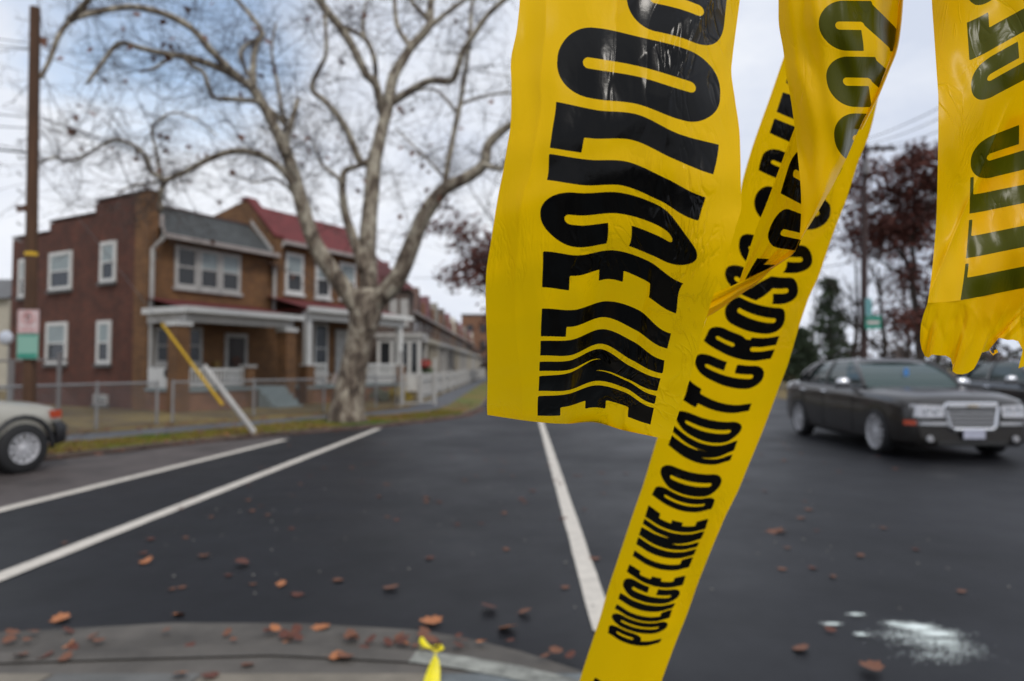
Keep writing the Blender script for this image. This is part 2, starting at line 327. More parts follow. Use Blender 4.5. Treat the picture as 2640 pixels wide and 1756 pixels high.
b = MB(); vk, vv = line_at(kin), line_at(vergF); b.grid([[(p[0], p[1], .058) for p in vk], [((p[0] + q[0]) / 2, p[1], .095) for p, q in zip(vk, vv)], [(p[0], p[1], .118) for p in vv]]); stru(b.build('grass_verge', grass))
strip_mesh('far_sidewalk', line_at(vergF), line_at(yardF), 0.124, walk, 0.1)
b = MB(); la = line_at(yardF); b.grid([[(x, y, 0.13) for x, y in la], [(x - 3, y, 0.2) for x, y in la], [(x - 60, y, 0.22) for x, y in la]]); stru(b.build('yard_lawn', yard))
lf = offset_line(kerbF, -0.2); strip_mesh('gutter_leaves', [p for p in lf[:11]], [p for p in kerbF[:11]], 0.004, litter, 0.0)
# old asphalt between the painted line and the kerb
l1 = [(-6.2, 1.0), (-4.97, 6.69), (-4.55, 10.0), (-4.3, 13.3)]
b = MB(); b.poly([(-10.2, 1, .004), (-5.6, 1, .004), (-4.92, 6.7, .004), (-4.6, 10, .004), (-4.34, 13.2, .004), (-4.5, 14.2, .004), (-5.3, 13.1, .004), (-6.1, 11.8, .004), (-7.0, 10.1, .004), (-7.85, 8, .004)]); stru(b.build('old_asphalt_strip', old_asphalt))
def paint(name, A, B, wA, z=0.008):
    A, B = Vector(A), Vector(B); d = (B - A).normalized(); n = Vector((-d.y, d.x)); L_ = (B - A).length; b = MB(); k = int(L_ / 0.25)
    for s0 in (-1,): pass
    ra = []; rb = []
    for i in range(k + 1):
        p = A + d * L_ * i / k; ra.append((*(p + n * (wA / 2 + R(-.004, .004))), z)); rb.append((*(p - n * (wA / 2 + R(-.004, .004))), z))
    b.grid([ra, rb]); b.f = [f[::-1] for f in b.f]; return stru(b.build(name, paint_line))
g1, g2 = G(-260, 1240), G(655, 1013); paint('crosswalk_line', (g1.x, g1.y), (g2.x, g2.y), 0.16)
g1, g2 = G(-260, 1432), G(872, 987); paint('crosswalk_line', (g1.x, g1.y), (g2.x, g2.y), 0.15)
g1, g2 = G(1243, 965), G(1392, 1455); paint('lane_line', (g1.x, g1.y), (g2.x, g2.y), 0.125)
paint('lane_line', (4.6, 21), (4.6, 150), 0.12)
# near corner: gutter pan, kerb stone, slabs
kD = [(-900, 1500), (-300, 1497), (0, 1500), (300, 1490), (650, 1481), (960, 1496), (1060, 1508), (1200, 1532), (1330, 1562), (1480, 1610)]
K0 = [tuple(G(x, y, 0.12))[:2] for x, y in kD] + [(0.95, 2.5), (1.25, 1.9), (1.4, 1.0), (1.4, -3)]
gD = [(-900, 1500), (-300, 1470), (0, 1458), (400, 1436), (700, 1437), (950, 1452), (1060, 1468), (1200, 1502), (1330, 1545), (1480, 1600)]
G0 = [tuple(G(x, y, 0.0))[:2] for x, y in gD] + [(1.15, 2.6), (1.45, 1.9), (1.6, 1.0), (1.6, -3)]
K0f = [(p[0] + 0.0, p[1] + 0.015) for p in K0]
b = MB(); b.grid([[(p[0], p[1], 0.006) for p in G0], [(p[0], p[1] , 0.03) for p in K0f]]); stru(b.build('gutter_pan', concrete))
K1 = offset_line(K0, -0.13)
b = MB(); b.grid([[(p[0], p[1], 0.0) for p in K0f], [(p[0], p[1], 0.11) for p in K0f], [(p[0], p[1] - 0.006, 0.12) for p in K0], [(p[0], p[1], 0.122) for p in K1]], 0)
ko = b.build('near_kerb', [concrete, granite]); nk = len(K0)
for i, p in enumerate(ko.data.polygons): p.material_index = 1 if (i % (nk - 1)) >= 5 else 0
stru(ko)
ins = [(p[0], p[1]) for p in K1]
b = MB(); b.prism(ccw([(p[0], p[1] + .004) for p in ins] + [(-6, -3)]), -0.02, 0.114); stru(b.build('sidewalk_base', concrete))
# slabs with joints
slabD = [(-2.9, -1.92, slab_a), (-1.90, -1.30, slab_b), (-1.28, -0.34, slab_a), (-0.32, 1.2, slab_c)]
for x0, x1, m in slabD:
    for y0, y1 in ((-3, -1.0), (-.98, .5), (.52, 1.9), (1.92, 2.9)):
        poly = [(x0 - 0.25 * (1.5), y0), (x1 - 0.25 * 1.5, y0)]
        sk = 0.12
        xa, xb = x0 - sk * (2.9 - y0), x1 - sk * (2.9 - y0); xc, xd = x1 - sk * (2.9 - y1), x0 - sk * (2.9 - y1)
        # clip the far end against the kerb line
        if x0 > -.4 and y1 > 2: xb, xc = min(xb, .75), min(xc, .30)
        elif x0 > -.4: xb, xc = min(xb, 1.1), min(xc, 1.1)
        b = MB(); b.prism([(xa, y0), (xb, y0), (xc, y1), (xd, y1)], 0.09, 0.118); stru(b.build('sidewalk_slab', m))

# ---------------------------------------------------------------- corner houses
TH = math.radians(29); A2 = Vector((math.sin(TH), math.cos(TH))); B2 = Vector((-math.cos(TH), math.sin(TH)))
Q = Vector((-8.7, 18.0))
def along(o, d, dx):      # where along the line o + s*d the view ray of column dx crosses it
    x, y, z = ray(dx, 900); r = x / y; return (r * o.y - o.x) / (d.x - r * d.y)
kk = along(Q, B2, 335); C0 = Q + B2 * kk
RZ = math.atan2(A2.y, A2.x)
def hz(o, d, dx, dy):
    s = along(o, d, dx); Y = (o + d * s).y; return s, W(dx, dy, Y).z
def fac(dx, dy, y=0.0): return hz(C0 + B2 * y, A2, dx, dy)       # local x, z on the plane local y = const
def sid(dx, dy): return hz(C0, B2, dx, dy)                       # local y, z on the side wall
PY = -kk
class House: pass
def wbox(b, face, u0, u1, z0, z1, d0, d1, y0=0.0, m=0):
    if face == 'F': b.box(u0, u1, y0 - d1, y0 - d0, z0, z1, m)
    else: b.box(-d1, -d0, u0, u1, z0, z1, m)
def window(root, face, u0, u1, z0, z1, y0=0.0, fm=None, blind_top=0.5, fw=0.07, sill=True, sm=None):
    fm = fm or white; b = MB()
    wbox(b, face, u0, u0 + fw, z0, z1, 0.0, 0.05, y0); wbox(b, face, u1 - fw, u1, z0, z1, 0.0, 0.05, y0)
    wbox(b, face, u0 + fw, u1 - fw, z1 - fw, z1, 0.0, 0.049, y0); wbox(b, face, u0 + fw, u1 - fw, z0, z0 + fw, 0.0, 0.049, y0)
    zm = (z0 + z1) / 2; wbox(b, face, u0 + fw, u1 - fw, zm - 0.025, zm + 0.025, 0.0, 0.04, y0)
    o = b.build('window', fm, root)
    b = MB(); wbox(b, face, u0 + fw, u1 - fw, z0 + fw, zm - 0.025, 0.0, 0.02, y0); b.build('pane', glass, o)
    b = MB(); wbox(b, face, u0 + fw, u1 - fw, zm + 0.025, z1 - fw, 0.0, 0.03, y0); b.build('pane', blind if blind_top else glass, o)
    if sill:
        b = MB(); wbox(b, face, u0 - 0.05, u1 + 0.05, z0 - 0.09, z0 - 0.002, 0.0, 0.10, y0); b.build('sill', sm or slate, o)
    return o
H1 = empty('corner_house', (C0.x, C0.y, 0), RZ, 'corner row house with stepped dark red brick side wall and grey roof', 'house')
x_end = along(C0, A2, 622); eave1 = fac(470, 565)[1]; dep = 9.0
yt = [along(C0, B2, x) for x in (210, 105, 20)]
zt = [6.45, 6.12, 5.8]
# walls
b = MB()
zc = [sid(333, 440)[1], sid(212, 488)[1], sid(106, 540)[1]]
zc = [sid(300, 450)[1], sid(160, 505)[1], sid(60, 546)[1]]
ya = [0.62, yt[0], yt[1], yt[2]]; dep = yt[2] - .02
for i in range(3): b.box(0, 0.3, ya[i], ya[i + 1], 0, zc[i])
b.build('side_wall', red_brick, H1)
b = MB(); b.box(0, 0.3, 0, 0.62, 0, zc[0] + 0.04); b.build('corner_brick_strip', tan_brick, H1)
b = MB()
for i in range(3): b.box(-0.03, 0.33, ya[i] if i else 0, ya[i + 1] - 0.001, zc[i] + 0.042, zc[i] + 0.10)
b.build('coping', mat('coping', (0.06, 0.035, 0.03), 0.8), H1)
b = MB(); b.box(0.3, x_end, 0.0, 0.25, 0, eave1); b.build('front_wall', tan_brick, H1); b = MB(); b.box(0.3, x_end, dep - .3, dep, 0, 4.7); b.build('back_wall', tan_brick, H1)
def roof(root, x0, x1, ze, zr, back, m, over=0.32, name='roof'):
    b = MB(); b.poly([(x0, -over, ze), (x1, -over, ze), (x1, back, zr), (x0, back, zr)]); b.poly([(x0, back, zr), (x1, back, zr), (x1, dep, zr - 1.1), (x0, dep, zr - 1.1)])
    b.poly([(x0, -over, ze - .04), (x0, 0.25, ze - .04), (x1, 0.25, ze - .04), (x1, -over, ze - .04)]); b.poly([(x1, -over, ze), (x1, 0.25, ze), (x1, back, zr)]); return b.build(name, m, root)
s0, zr1 = hz(C0 + B2 * 0.9, A2, 460, 497)
roof(H1, 0.3, x_end - 0.05, eave1 + 0.05, zr1, 0.9, greyroof)
b = MB(); b.box(0.3, x_end - 0.06, 0.86, 1.0, zr1, zr1 + 0.06); b.build('ridge_cap', mat('coping2', (0.10, 0.06, 0.055), .8), H1)
b = MB(); b.box(0.25, x_end - 0.04, -0.44, -0.325, eave1 - 0.06, eave1 + 0.07); b.build('roof_gutter', gutter_m, H1)
def downspout(root, x, zt_, zb, m, y=-0.07):
    b = MB(); b.tube([(x + .12, -0.38, zt_), (x + .1, -0.34, zt_ - .12), (x, y, zt_ - .38), (x, y, zb)], 0.055, 6, smooth if False else 0) if False else b.tube([(x + .12, -0.38, zt_), (x + .1, -0.34, zt_ - .12), (x, y, zt_ - .38), (x, y, zb)], 0.06, 6)
    return b.build('downspout', m, root)
downspout(H1, 0.08, eave1, 0.35, white_d)
b = MB(); b.tube([(0.2, -.3, eave1 + .55), (0.16, -.36, eave1 + .25), (0.2, -.4, eave1 + .05)], 0.05, 6); b.build('gutter_elbow', gutter_m, H1)
# three-part window upstairs
u0, z1 = fac(396, 568); u1, z0 = fac(548, 675)
zA, zB = fac(470, 575)[1], fac(470, 668)[1]
wd = (u1 - u0)
for i in range(3):
    a0 = u0 + wd * i / 3 + (0.0 if i == 0 else .012); a1 = u0 + wd * (i + 1) / 3 - (0.012 if i < 2 else 0)
    window(H1, 'F', a0, a1, zB, zA, fm=white_d, blind_top=(i > 0), fw=0.10, sm=white_d)
# side windows
for (x0, y0, x1, y1) in ((108, 580, 160, 668), (226, 556, 262, 650), (38, 597, 54, 686), (105, 742, 153, 838), (222, 738, 254, 838)):
    a0, _ = sid(x1, y0); a1, _ = sid(x0, y0); xm = (x0 + x1) / 2
    window(H1, 'S', a0, a1, sid(xm, y1)[1], sid(xm, y0)[1], fw=0.11, blind_top=1)
a0, a1 = sid(250, 930)[0], sid(218, 930)[0]; window(H1, 'S', a0, a1, 0.3, sid(234, 908)[1], fm=white_d, fw=0.06)
# porch 1
PX0 = 0.06; PX1 = along(C0 + B2 * PY, A2, 668); zf = fac(440, 716, PY)[1]
b = MB(); b.box(0.0, PX1, PY - 0.12, -0.0, 0.12, 0.72); b.build('porch_base', brown_brick, H1)
b = MB(); b.box(-0.04, PX1 + .05, PY - 0.18, -0.0, 0.722, 0.80); b.build('porch_floor', bluegrey, H1)
b = MB(); b.box(-0.1, PX1 + .1, PY - 0.25, -0.002, zf - 0.02, zf + 0.02); b.poly([(-.1, PY - .2, zf + .06), (PX1 + .1, PY - .2, zf + .06), (PX1 + .1, -.002, zf + .42), (-.1, -.002, zf + .42)]); b.build('porch_roof', redroof, H1)
b = MB(); b.box(-0.16, PX1 + .2, PY - 0.38, PY - 0.255, zf - 0.06, zf + 0.10); b.box(-0.16, -0.105, PY - 0.254, 0.0, zf - .06, zf + .10); b.build('porch_gutter', white, H1)
b = MB(); b.box(0.0, PX1, PY - 0.12, PY + 0.12, zf - 0.30, zf - 0.022); b.box(0.0, 0.12, PY + 0.121, -0.0, zf - .30, zf - .022); b.build('porch_beam', white_d, H1)
xc = along(C0 + B2 * PY, A2, 410)
for xx in (xc, PX1 - 0.16):
    b = MB(); b.box(xx - .19, xx + .19, PY - .19, PY + .19, 0.12, zf - 0.42); o = b.build('porch_column', tan_brick, H1)
    b = MB(); b.box(xx - .24, xx + .24, PY - .24, PY + .24, zf - 0.42, zf - 0.302); b.build('capital', white, o)
# ground floor openings
wl, _ = fac(365, 800); wr, _ = fac(392, 800)
u0 = fac(352, 760)[0]; 
for (x0, x1) in ((352, 396), (418, 462)):
    a0, a1 = fac(x0, 800)[0], fac(x1, 800)[0]; window(H1, 'F', a0, a1, fac(x0, 838)[1], fac(x0, 752)[1], fm=white_d, blind_top=0, fw=0.09, sm=white_d)
a0, a1 = fac(515, 800)[0], fac(566, 800)[0]; zt_ = fac(540, 768)[1]
b = MB(); b.box(a0, a0 + .1, -.06, -.001, .80, zt_); b.box(a1 - .1, a1, -.06, -.001, .80, zt_); b.box(a0 + .1, a1 - .1, -.06, -.001, zt_ - .12, zt_); o = b.build('front_door', white_d, H1)
b = MB(); b.box(a0 + .1, a1 - .1, -.04, -.001, .80, zt_ - .12); b.build('door_glass', mat('door_dark', (0.03, 0.022, 0.02), .3), o)
b = MB(); b.tube([((a0 + a1) / 2 + .11 * math.cos(t), -.06, 1.55 + .11 * math.sin(t)) for t in [i * math.pi / 6 for i in range(13)]], .025, 6); b.build('wreath', leaf_b, o)
b = MB(); b.box(a0 - .42, a0 - .22, -.1, -.001, 1.35, 1.55); b.build('mailbox', mat('brass', (.25, .16, .05), .4, metal=.5), H1)
# railings
def railing(root, x0, x1, y, z0, z1, m=white, panel=False):
    b = MB(); b.box(x0, x1, y - .04, y + .04, z1 - .07, z1); b.box(x0, x1, y - .03, y + .03, z0, z0 + .07)
    k = int((x1 - x0) / 0.11)
    if panel: b.box(x0, x1, y - .015, y + .015, z0 + .071, z1 - .071)
    else:
        for i in range(k + 1): x = x0 + .02 + (x1 - x0 - .04) * i / k; b.box(x - .02, x + .02, y - .02, y + .02, z0 + .071, z1 - .071)
    return b.build('railing', m, root)
zr0, zr_1 = 0.86, fac(480, 848, PY)[1]
xs1 = along(C0 + B2 * PY, A2, 560)
b = MB(); b.box(-.02, .04, PY + .25, -.12, .82, zr_1 + .02); b.build('side_panel', white, H1); railing(H1, xc + .2, xs1, PY, zr0, zr_1)
b = MB(); b.box(xs1 + .01, xs1 + .29, PY - .14, PY + .14, .12, zr_1 + .02); o = b.build('step_pier', tan_brick, H1)
b = MB(); b.box(xs1 - .03, xs1 + .33, PY - .18, PY + .18, zr_1 + .021, zr_1 + .10); b.build('pier_cap', white_d, o)
railing(H1, xs1 + .6, PX1 - .4, -0.25, .86, zr_1 - .02)
b = MB()
for i in range(4): b.box(xs1 + .36, PX1 - .38, PY - .14 - .2 * (4 - i), PY - .142 - .2 * (3 - i) if i < 3 else PY - .185, .12, .12 + .15 * (i + 1))
b.build('porch_steps', bluegrey, H1)
b = MB(); b.lathe([(0.0, 0), (.13, .01), (.15, .05), (.13, .09), (0, .1)], 14, 'y', (0, 0, 0)); o = b.build('round_plaque', blk, H1); o.location = (-.05, PY * .72, zr_1 - .12); o.rotation_euler = (0, 0, math.pi / 2)
# ---- second house, red roof
x2 = x_end; x3 = along(C0, A2, 842)
H2 = empty('red_roof_house', tuple(C0 + A2 * x2) + (0,), RZ, 'tan brick row house with dark red roof, second from the corner, behind the tree', 'house')
W2 = x3 - x2; eave2 = hz(C0, A2, 725, 578)[1]; zr2 = hz(C0 + B2 * 1.0, A2, 700, 502)[1]
b = MB(); b.box(0.0, W2, 0.0, .25, 0, eave2); b.build('front_wall', tan_brick, H2); b = MB(); b.box(W2 - .25, W2, .251, dep, 0, eave2); b.build('side_wall', tan_brick, H2); b = MB(); b.box(0, W2 - .251, dep - .3, dep + .01, 0, 5.0); b.build('back_wall', tan_brick, H2)
roof(H2, 0.16, W2 + .1, eave2 + .05, zr2, 1.0, redroof)
b = MB(); b.prism([(0, 0), (1, 0), (1, 1)], 0, 0) if False else None
def wedge(b, x0, x1, pts):    # polygon in (y, z) extruded along x
    n = len(b.v); k = len(pts); b.v += [(x0, p[0], p[1]) for p in pts] + [(x1, p[0], p[1]) for p in pts]
    b.f.append(tuple(n + i for i in range(k))); b.m.append(0); b.f.append(tuple(n + k + i for i in range(k))[::-1]); b.m.append(0)
    for i in range(k): j = (i + 1) % k; b.f.append((n + j, n + i, n + k + i, n + k + j)); b.m.append(0)
b = MB(); wedge(b, -0.18, 0.15, [(-.32, eave1 - .3), (-.32, eave2 + .1), (1.0, zr2 + .08), (1.3, zr2 + .08), (3.0, zr2 - .3), (3.0, 4), (0, 4), (-.0, eave1 - .3)]); b.build('party_wall', tan_brick, H2)
b = MB(); wedge(b, -0.22, 0.19, [(-.36, eave2 + .12), (1.0, zr2 + .10), (1.3, zr2 + .10), (1.3, zr2 + .20), (1.0, zr2 + .22), (-.36, eave2 + .2)]); b.build('party_wall_cap', redroof, H2)
b = MB(); wedge(b, -0.205, -0.182, [(-.25, eave1 + .08), (.8, zr1 + .05), (.8, zr1 + .2), (-.25, eave1 + .24)]); b.build('flashing', white_d, H2)
b = MB(); b.box(0.16, W2 + .15, -0.44, -0.325, eave2 - 0.06, eave2 + 0.07); b.build('roof_gutter', gutter_m, H2)
downspout(H2, 0.06, eave2 + .02, 3.1, white_d)
for (x0, x1, y0, y1) in ((652, 694, 584, 676), (722, 757, 600, 686), (778, 815, 606, 690)):
    a0, a1 = fac(x0, 600)[0] - x2, fac(x1, 600)[0] - x2; window(H2, 'F', a0, a1, fac((x0 + x1) / 2, y1)[1], fac((x0 + x1) / 2, y0)[1], fm=white, blind_top=1, fw=.10, sm=white)
PA = along(C0 + B2 * PY, A2, 700) - x2; PB = along(C0 + B2 * PY, A2, 925) - x2; zf2 = hz(C0 + B2 * PY, A2, 810, 724)[1]
b = MB(); b.box(PA, PB, PY - .12, -.0, .12, .68); b.build('porch_base', brown_brick, H2)
b = MB(); b.box(PA - .03, PB + .03, PY - .18, -.0, .682, .76); b.build('porch_floor', bluegrey, H2)
b = MB(); b.box(PA - .1, PB + .1, PY - .25, -.002, zf2 - .02, zf2 + .02); b.poly([(PA - .2, PY - .2, zf2 + .06), (PB + .1, PY - .2, zf2 + .06), (PB + .1, -.002, zf2 + .5), (PA - .2, -.002, zf2 + .5)]); b.build('porch_roof', redroof, H2)
b = MB(); b.box(PA - .16, PB + .2, PY - .38, PY - .255, zf2 - .06, zf2 + .10); b.build('porch_gutter', white, H2)
b = MB(); b.box(PA, PB, PY - .12, PY + .12, zf2 - .30, zf2 - .022); b.build('porch_beam', white, H2)
zp = hz(C0 + B2 * PY, A2, 712, 838)[1]
for xx in (PA + .12, PB - .18):
    b = MB(); b.box(xx - .1, xx + .1, PY - .1, PY + .1, zp, zf2 - .302); b.box(xx - .16, xx + .16, PY - .16, PY + .16, zp - .05, zp - .001); b.build('porch_post', white, H2)
    b = MB(); b.box(xx - .17, xx + .17, PY - .17, PY + .17, .12, zp - .052); b.build('post_pier', tan_brick, H2)
a0 = fac(720, 800)[0] - x2; window(H2, 'F', a0, fac(752, 800)[0] - x2, 1.15, fac(735, 745)[1], fm=white, blind_top=0, fw=.08, sm=white)
a0 = fac(770, 800)[0] - x2; b = MB(); b.box(a0, a0 + .95, -.05, -.001, .76, 2.75); b.build('front_door', white_d, H2)
xr = along(C0 + B2 * PY, A2, 826) - x2; railing(H2, xr, PB - .36, PY, .82, zp + .02)
railing(H2, PA + .3, PA + .95, PY, .82, zp + .02, panel=False)

# ---------------------------------------------------------------- the long row beyond, and other far buildings
def row_house(i, y0):
    X = -6.7; r_ = empty('row_house', (X, y0, 0), 0, None, 'house', 'row houses along the street behind the tree')
    tone = [grey_brick, brown_brick, grey_brick][i % 3]; wcol = [white_d, cream, white_d][i % 3]
    rf = [mat('roof_rose', (0.17, 0.07, 0.075), .8, var=.2), mat('roof_grey', (0.20, 0.18, 0.15), .8, var=.2), mat('roof_brown', (0.12, 0.07, 0.055), .8, var=.2)][i % 3]
    W_ = 5.9
    b = MB(); b.box(-7, 0, 0, W_, 0, 5.0); b.build('wall', tone, r_)
    b = MB(); b.poly([(0.35, 0, 4.95), (0.35, W_, 4.95), (-1.5, W_, 6.5), (-1.5, 0, 6.5)]); b.poly([(0.35, 0, 4.9), (0, 0, 4.9), (0, W_, 4.9), (.35, W_, 4.9)]); b.poly([(-1.5, 0, 6.5), (-1.5, W_, 6.5), (-7, W_, 6.2), (-7, 0, 6.2)]); b.poly([(.35, 0, 4.95), (-1.5, 0, 6.5), (-7, 0, 6.2), (-7, 0, 4.9)]); o = b.build('roof', rf, r_)
    b = MB(); b.poly([(.1, 1.6, 5.15), (.1, 4.2, 5.15), (.1, 2.9, 7.0)]); b.poly([(.1, 1.6, 5.15), (.1, 2.9, 7.0), (-2.2, 2.9, 7.0), (-2, 1.6, 5.15)]); b.poly([(.1, 4.2, 5.15), (-2, 4.2, 5.15), (-2.2, 2.9, 7.0), (.1, 2.9, 7.0)]); b.build('gable_dormer', [rf, cream, tone][i % 3] if i % 2 else rf, r_)
    b = MB(); b.box(-.15, .15, -.1, .12, 4.6, 6.2); b.build('party_wall', brown_brick, r_)
    b = MB(); b.box(.352, .46, 0, W_, 4.86, 4.99); b.build('roof_gutter', gutter_m, r_)
    for yy in (1.0, 3.6):
        b = MB(); b.box(0.001, .06, yy, yy + 1.2, 3.2, 4.5); o = b.build('window', wcol, r_); b = MB(); b.box(.061, .075, yy + .12, yy + 1.08, 3.3, 4.4); b.build('pane', glass, o)
    b = MB(); b.box(0.001, 1.9, .1, W_ - .1, 2.75, 3.0); b.build('porch_roof', wcol, r_)
    b = MB(); b.box(0.001, 1.8, .1, W_ - .1, .1, .7); b.build('porch_base', tone, r_)
    for yy in (.3, 3.0, 5.6): b = MB(); b.box(1.6, 1.8, yy - .1, yy + .1, .7, 2.75); b.build('porch_post', wcol, r_)
    return r_
ordn = ['nearest house', 'second house', 'third house', 'fourth house', 'fifth house', 'sixth house', 'seventh house', 'eighth house', 'ninth house', 'tenth house', 'eleventh house', 'twelfth house', 'thirteenth house', 'farthest house']
for i in range(14):
    r_ = row_house(i, 33.5 + i * 6.0); r_['label'] = ordn[i] + ' of the long row with gabled dormer receding along the street behind the sycamore'
EP = empty('enclosed_porch_house', (-5.7, 30.0, 0), 0, 'house with white framed enclosed porch and tall narrow panes beyond the second porch', 'house')
b = MB(); b.box(-4, 0.9, 1.5, 3.4, 0, 5.0); b.build('wall', grey_brick, EP)
b = MB(); b.poly([(-4, 1.3, 4.95), (1.25, 1.3, 4.95), (1.25, 3.4, 4.95), (-.6, 3.4, 6.5), (-.6, 1.3, 6.5)]); b.poly([(1.25, 1.3, 4.95), (1.25, 3.4, 4.95), (-.6, 3.4, 6.5), (-.6, 1.3, 6.5)]); b.build('roof', mat('roof_rose', (0,) * 3), EP)
b = MB()
for x in (-.15, .42, .78, 1.2, 1.62): b.box(x - .07, x + .07, -.07, .07, .45, 2.45)
b.box(-.22, 1.69, -.075, .075, 2.45, 2.65); b.box(-.22, 1.69, -.06, .06, .3, .449); b.build('porch_frame', white, EP)
b = MB(); b.box(-.3, 1.8, -.2, 1.49, 2.652, 2.85); b.build('porch_roof', white_d, EP)
b = MB()
for x0, x1 in ((-.08, .35), (.49, .71), (.85, 1.13), (1.27, 1.55)): b.box(x0, x1, -.01, .01, 1.1, 2.45)
b.build('pane', glass, EP)
b = MB()
for x0, x1 in ((-.08, .35), (.49, .71), (.85, 1.13), (1.27, 1.55)): b.box(x0, x1, -.02, .02, .45, 1.09)
b.build('lower_panel', white, EP)
for x in (.05, .55): b = MB(); b.box(x, x + .35, 1.44, 1.499, 3.2, 4.5); b.build('window', white_d, EP)
# brown tower block at the end of the street
p0, p1 = W(1062, 843, 125), W(1230, 843, 125); top = W(1062, 727, 125).z
BB = empty('apartment_block', (p0.x, 125, 0), 0, 'plain orange brown brick block at the far end of the street', 'building')
b = MB(); b.box(0, p1.x - p0.x, 0, 16, 0, top); b.build('wall', brown_brick, BB)
for r0 in range(3):
    for c0 in range(5): b = MB(); b.box(1.0 + c0 * 2.4, 2.1 + c0 * 2.4, -.08, -.002, 1.5 + r0 * 3, 3 + r0 * 3); b.build('window', glass, BB)
b = MB(); b.box(-.1, p1.x - p0.x + .1, -.12, 16.1, top + .01, top + .35); b.build('coping', slate, BB)
# cream house at the far left
cl = W(16, 843, 33); CB = empty('cream_house', (cl.x - 8, 33, 0), 0, 'pale cream house just visible beyond the left end of the brick wall', 'house')
b = MB(); b.box(0, 8, 0, 7, 0, W(10, 688, 33).z); b.build('wall', cream, CB)
b = MB(); zz = W(10, 688, 33).z; b.poly([(-.3, -.3, zz), (8.1, -.3, zz), (8.1, 3.5, zz + 1.4), (-.3, 3.5, zz + 1.4)]); b.poly([(-.3, 7.3, zz), (-.3, 3.5, zz + 1.4), (8.1, 3.5, zz + 1.4), (8.1, 7.3, zz)]); b.build('roof', slate, CB)
for z in (1.4, 3.6): b = MB(); b.box(5.6, 6.6, -.06, -.002, z, z + 1.3); b.build('window', glass, CB)
# white dish in front of it
dp = W(16, 778, 21.0); SD = empty('satellite_dish', (dp.x, 21.0, 0), 0, 'rounded white and bluish dish at the left edge beside the brick wall', 'dish')
b = MB(); b.lathe([(0.0, -.05), (.09, -.04), (.17, -.01), (.23, .04), (.22, .06), (.15, .02), (0, -.02)], 20, 'y', (-.06, 0, dp.z)); b.build('reflector', mat('dish_white', (.50, .54, .62), .3), SD, smooth=True)
b = MB(); b.tube([(0, .1, 0.1), (0, .1, dp.z - .1), (0, .0, dp.z)], .03, 8); b.build('mast', galv, SD)

# ---------------------------------------------------------------- fences
def chain_fence(pts, z0, h, label, post_r=.03, wire=True, gate=None, extra=None):
    r_ = empty('chain_link_fence', (pts[0][0], pts[0][1], z0), 0, label, 'fence'); o = Vector((pts[0][0], pts[0][1], 0)); P = [Vector((p[0], p[1], 0)) - o for p in pts]
    for p in P: b = MB(); b.tube([p, p + Vector((0, 0, h + .05))], post_r, 8); b.build('fence_post', galv, r_)
    b = MB(); b.tube([p + Vector((0, 0, h)) for p in P], .024, 8); b.build('top_rail', galv, r_)
    b = MB(); sp = .085
    for i in range(len(P) - 1):
        d = P[i + 1] - P[i]; L_ = d.length; d = d / L_; k = int((L_ + h) / sp)
        for j in range(k + 1):
            for sgn in (1, -1):
                a = j * sp if sgn < 0 else j * sp - h
                s0, s1 = (a, a + h) if sgn > 0 else (a, a - h)
                q0, zq0, q1, zq1 = s0, 0.0, s1, h
                if sgn > 0:
                    if s0 < 0: zq0 = -s0; q0 = 0
                    if s1 > L_: zq1 = h - (s1 - L_); q1 = L_
                else:
                    if s1 < 0: zq1 = s0; q1 = 0
                    if s0 > L_: zq0 = s0 - L_; q0 = L_
                if zq1 - zq0 < .02 or q0 > L_ or q1 > L_ or q0 < 0 or q1 < 0: continue
                b.tube([P[i] + d * q0 + Vector((0, 0, zq0 + .02)), P[i] + d * q1 + Vector((0, 0, zq1 - .01))], .0042, 3, cap=False)
    b.build('wire_mesh', galv2, r_); return r_
gp = G(392, 975, .13)
left = [(-10.6, 7.6), (-9.35, 10.0), (-8.75, 11.9), (-8.25, 13.6), (gp.x - .12, gp.y - .35)]
chain_fence(left, .12, .92, 'chain link fence with steel posts in front of the red brick side wall')
f2 = [(gp.x + .02, gp.y + .05), (-6.45, 17.1), (-5.15, 18.75)]
chain_fence(f2, .12, .92, 'chain link fence between the gate posts and the sycamore')
f3 = [(-4.55, 19.9), (-4.1, 20.6), (-3.6, 21.3)]
chain_fence(f3, .12, .95, 'short chain link fence just right of the sycamore trunk')
# gate frame between
ga, gb = Vector((-3.5, 21.6, 0)), Vector((-2.55, 22.6, 0))
g_ = empty('garden_gate', (ga.x, ga.y, .12), 0, 'white pipe frame garden gate right of the sycamore', 'gate'); gb = gb - ga; ga = Vector((0, 0, 0))
b = MB(); b.tube([ga, Vector((0, 0, 1.75)), ], .05, 8); b.build('gate_post', white_d, g_)
b = MB(); b.tube([gb, gb + Vector((0, 0, 1.55))], .05, 8); b.build('gate_post', white_d, g_)
b = MB(); b.tube([gb * .07 + Vector((0, 0, .1)), gb * .93 + Vector((0, 0, .1)), gb * .93 + Vector((0, 0, 1.0)), gb * .07 + Vector((0, 0, 1.0)), gb * .07 + Vector((0, 0, .1))], .028, 8); b.build('gate_frame', white_d, g_)
# taller inner fence bars seen against the brick wall
IF = empty('inner_fence', (-12.6, 16.2, 0), 0, 'taller grey pipe fence right against the red brick wall', 'fence')
b = MB(); p = [Vector((-.5, -.3, 1.5)), Vector((2.1, -.1, 1.55))]; b.tube(p, .03, 6); b.build('top_rail', galv2, IF)
for x in (-.3, .9, 2.0): b = MB(); b.tube([(x, -.2, .12), (x, -.2, 1.72 if x > 1 else 1.56)], .05, 6); b.build('fence_post', galv2, IF)
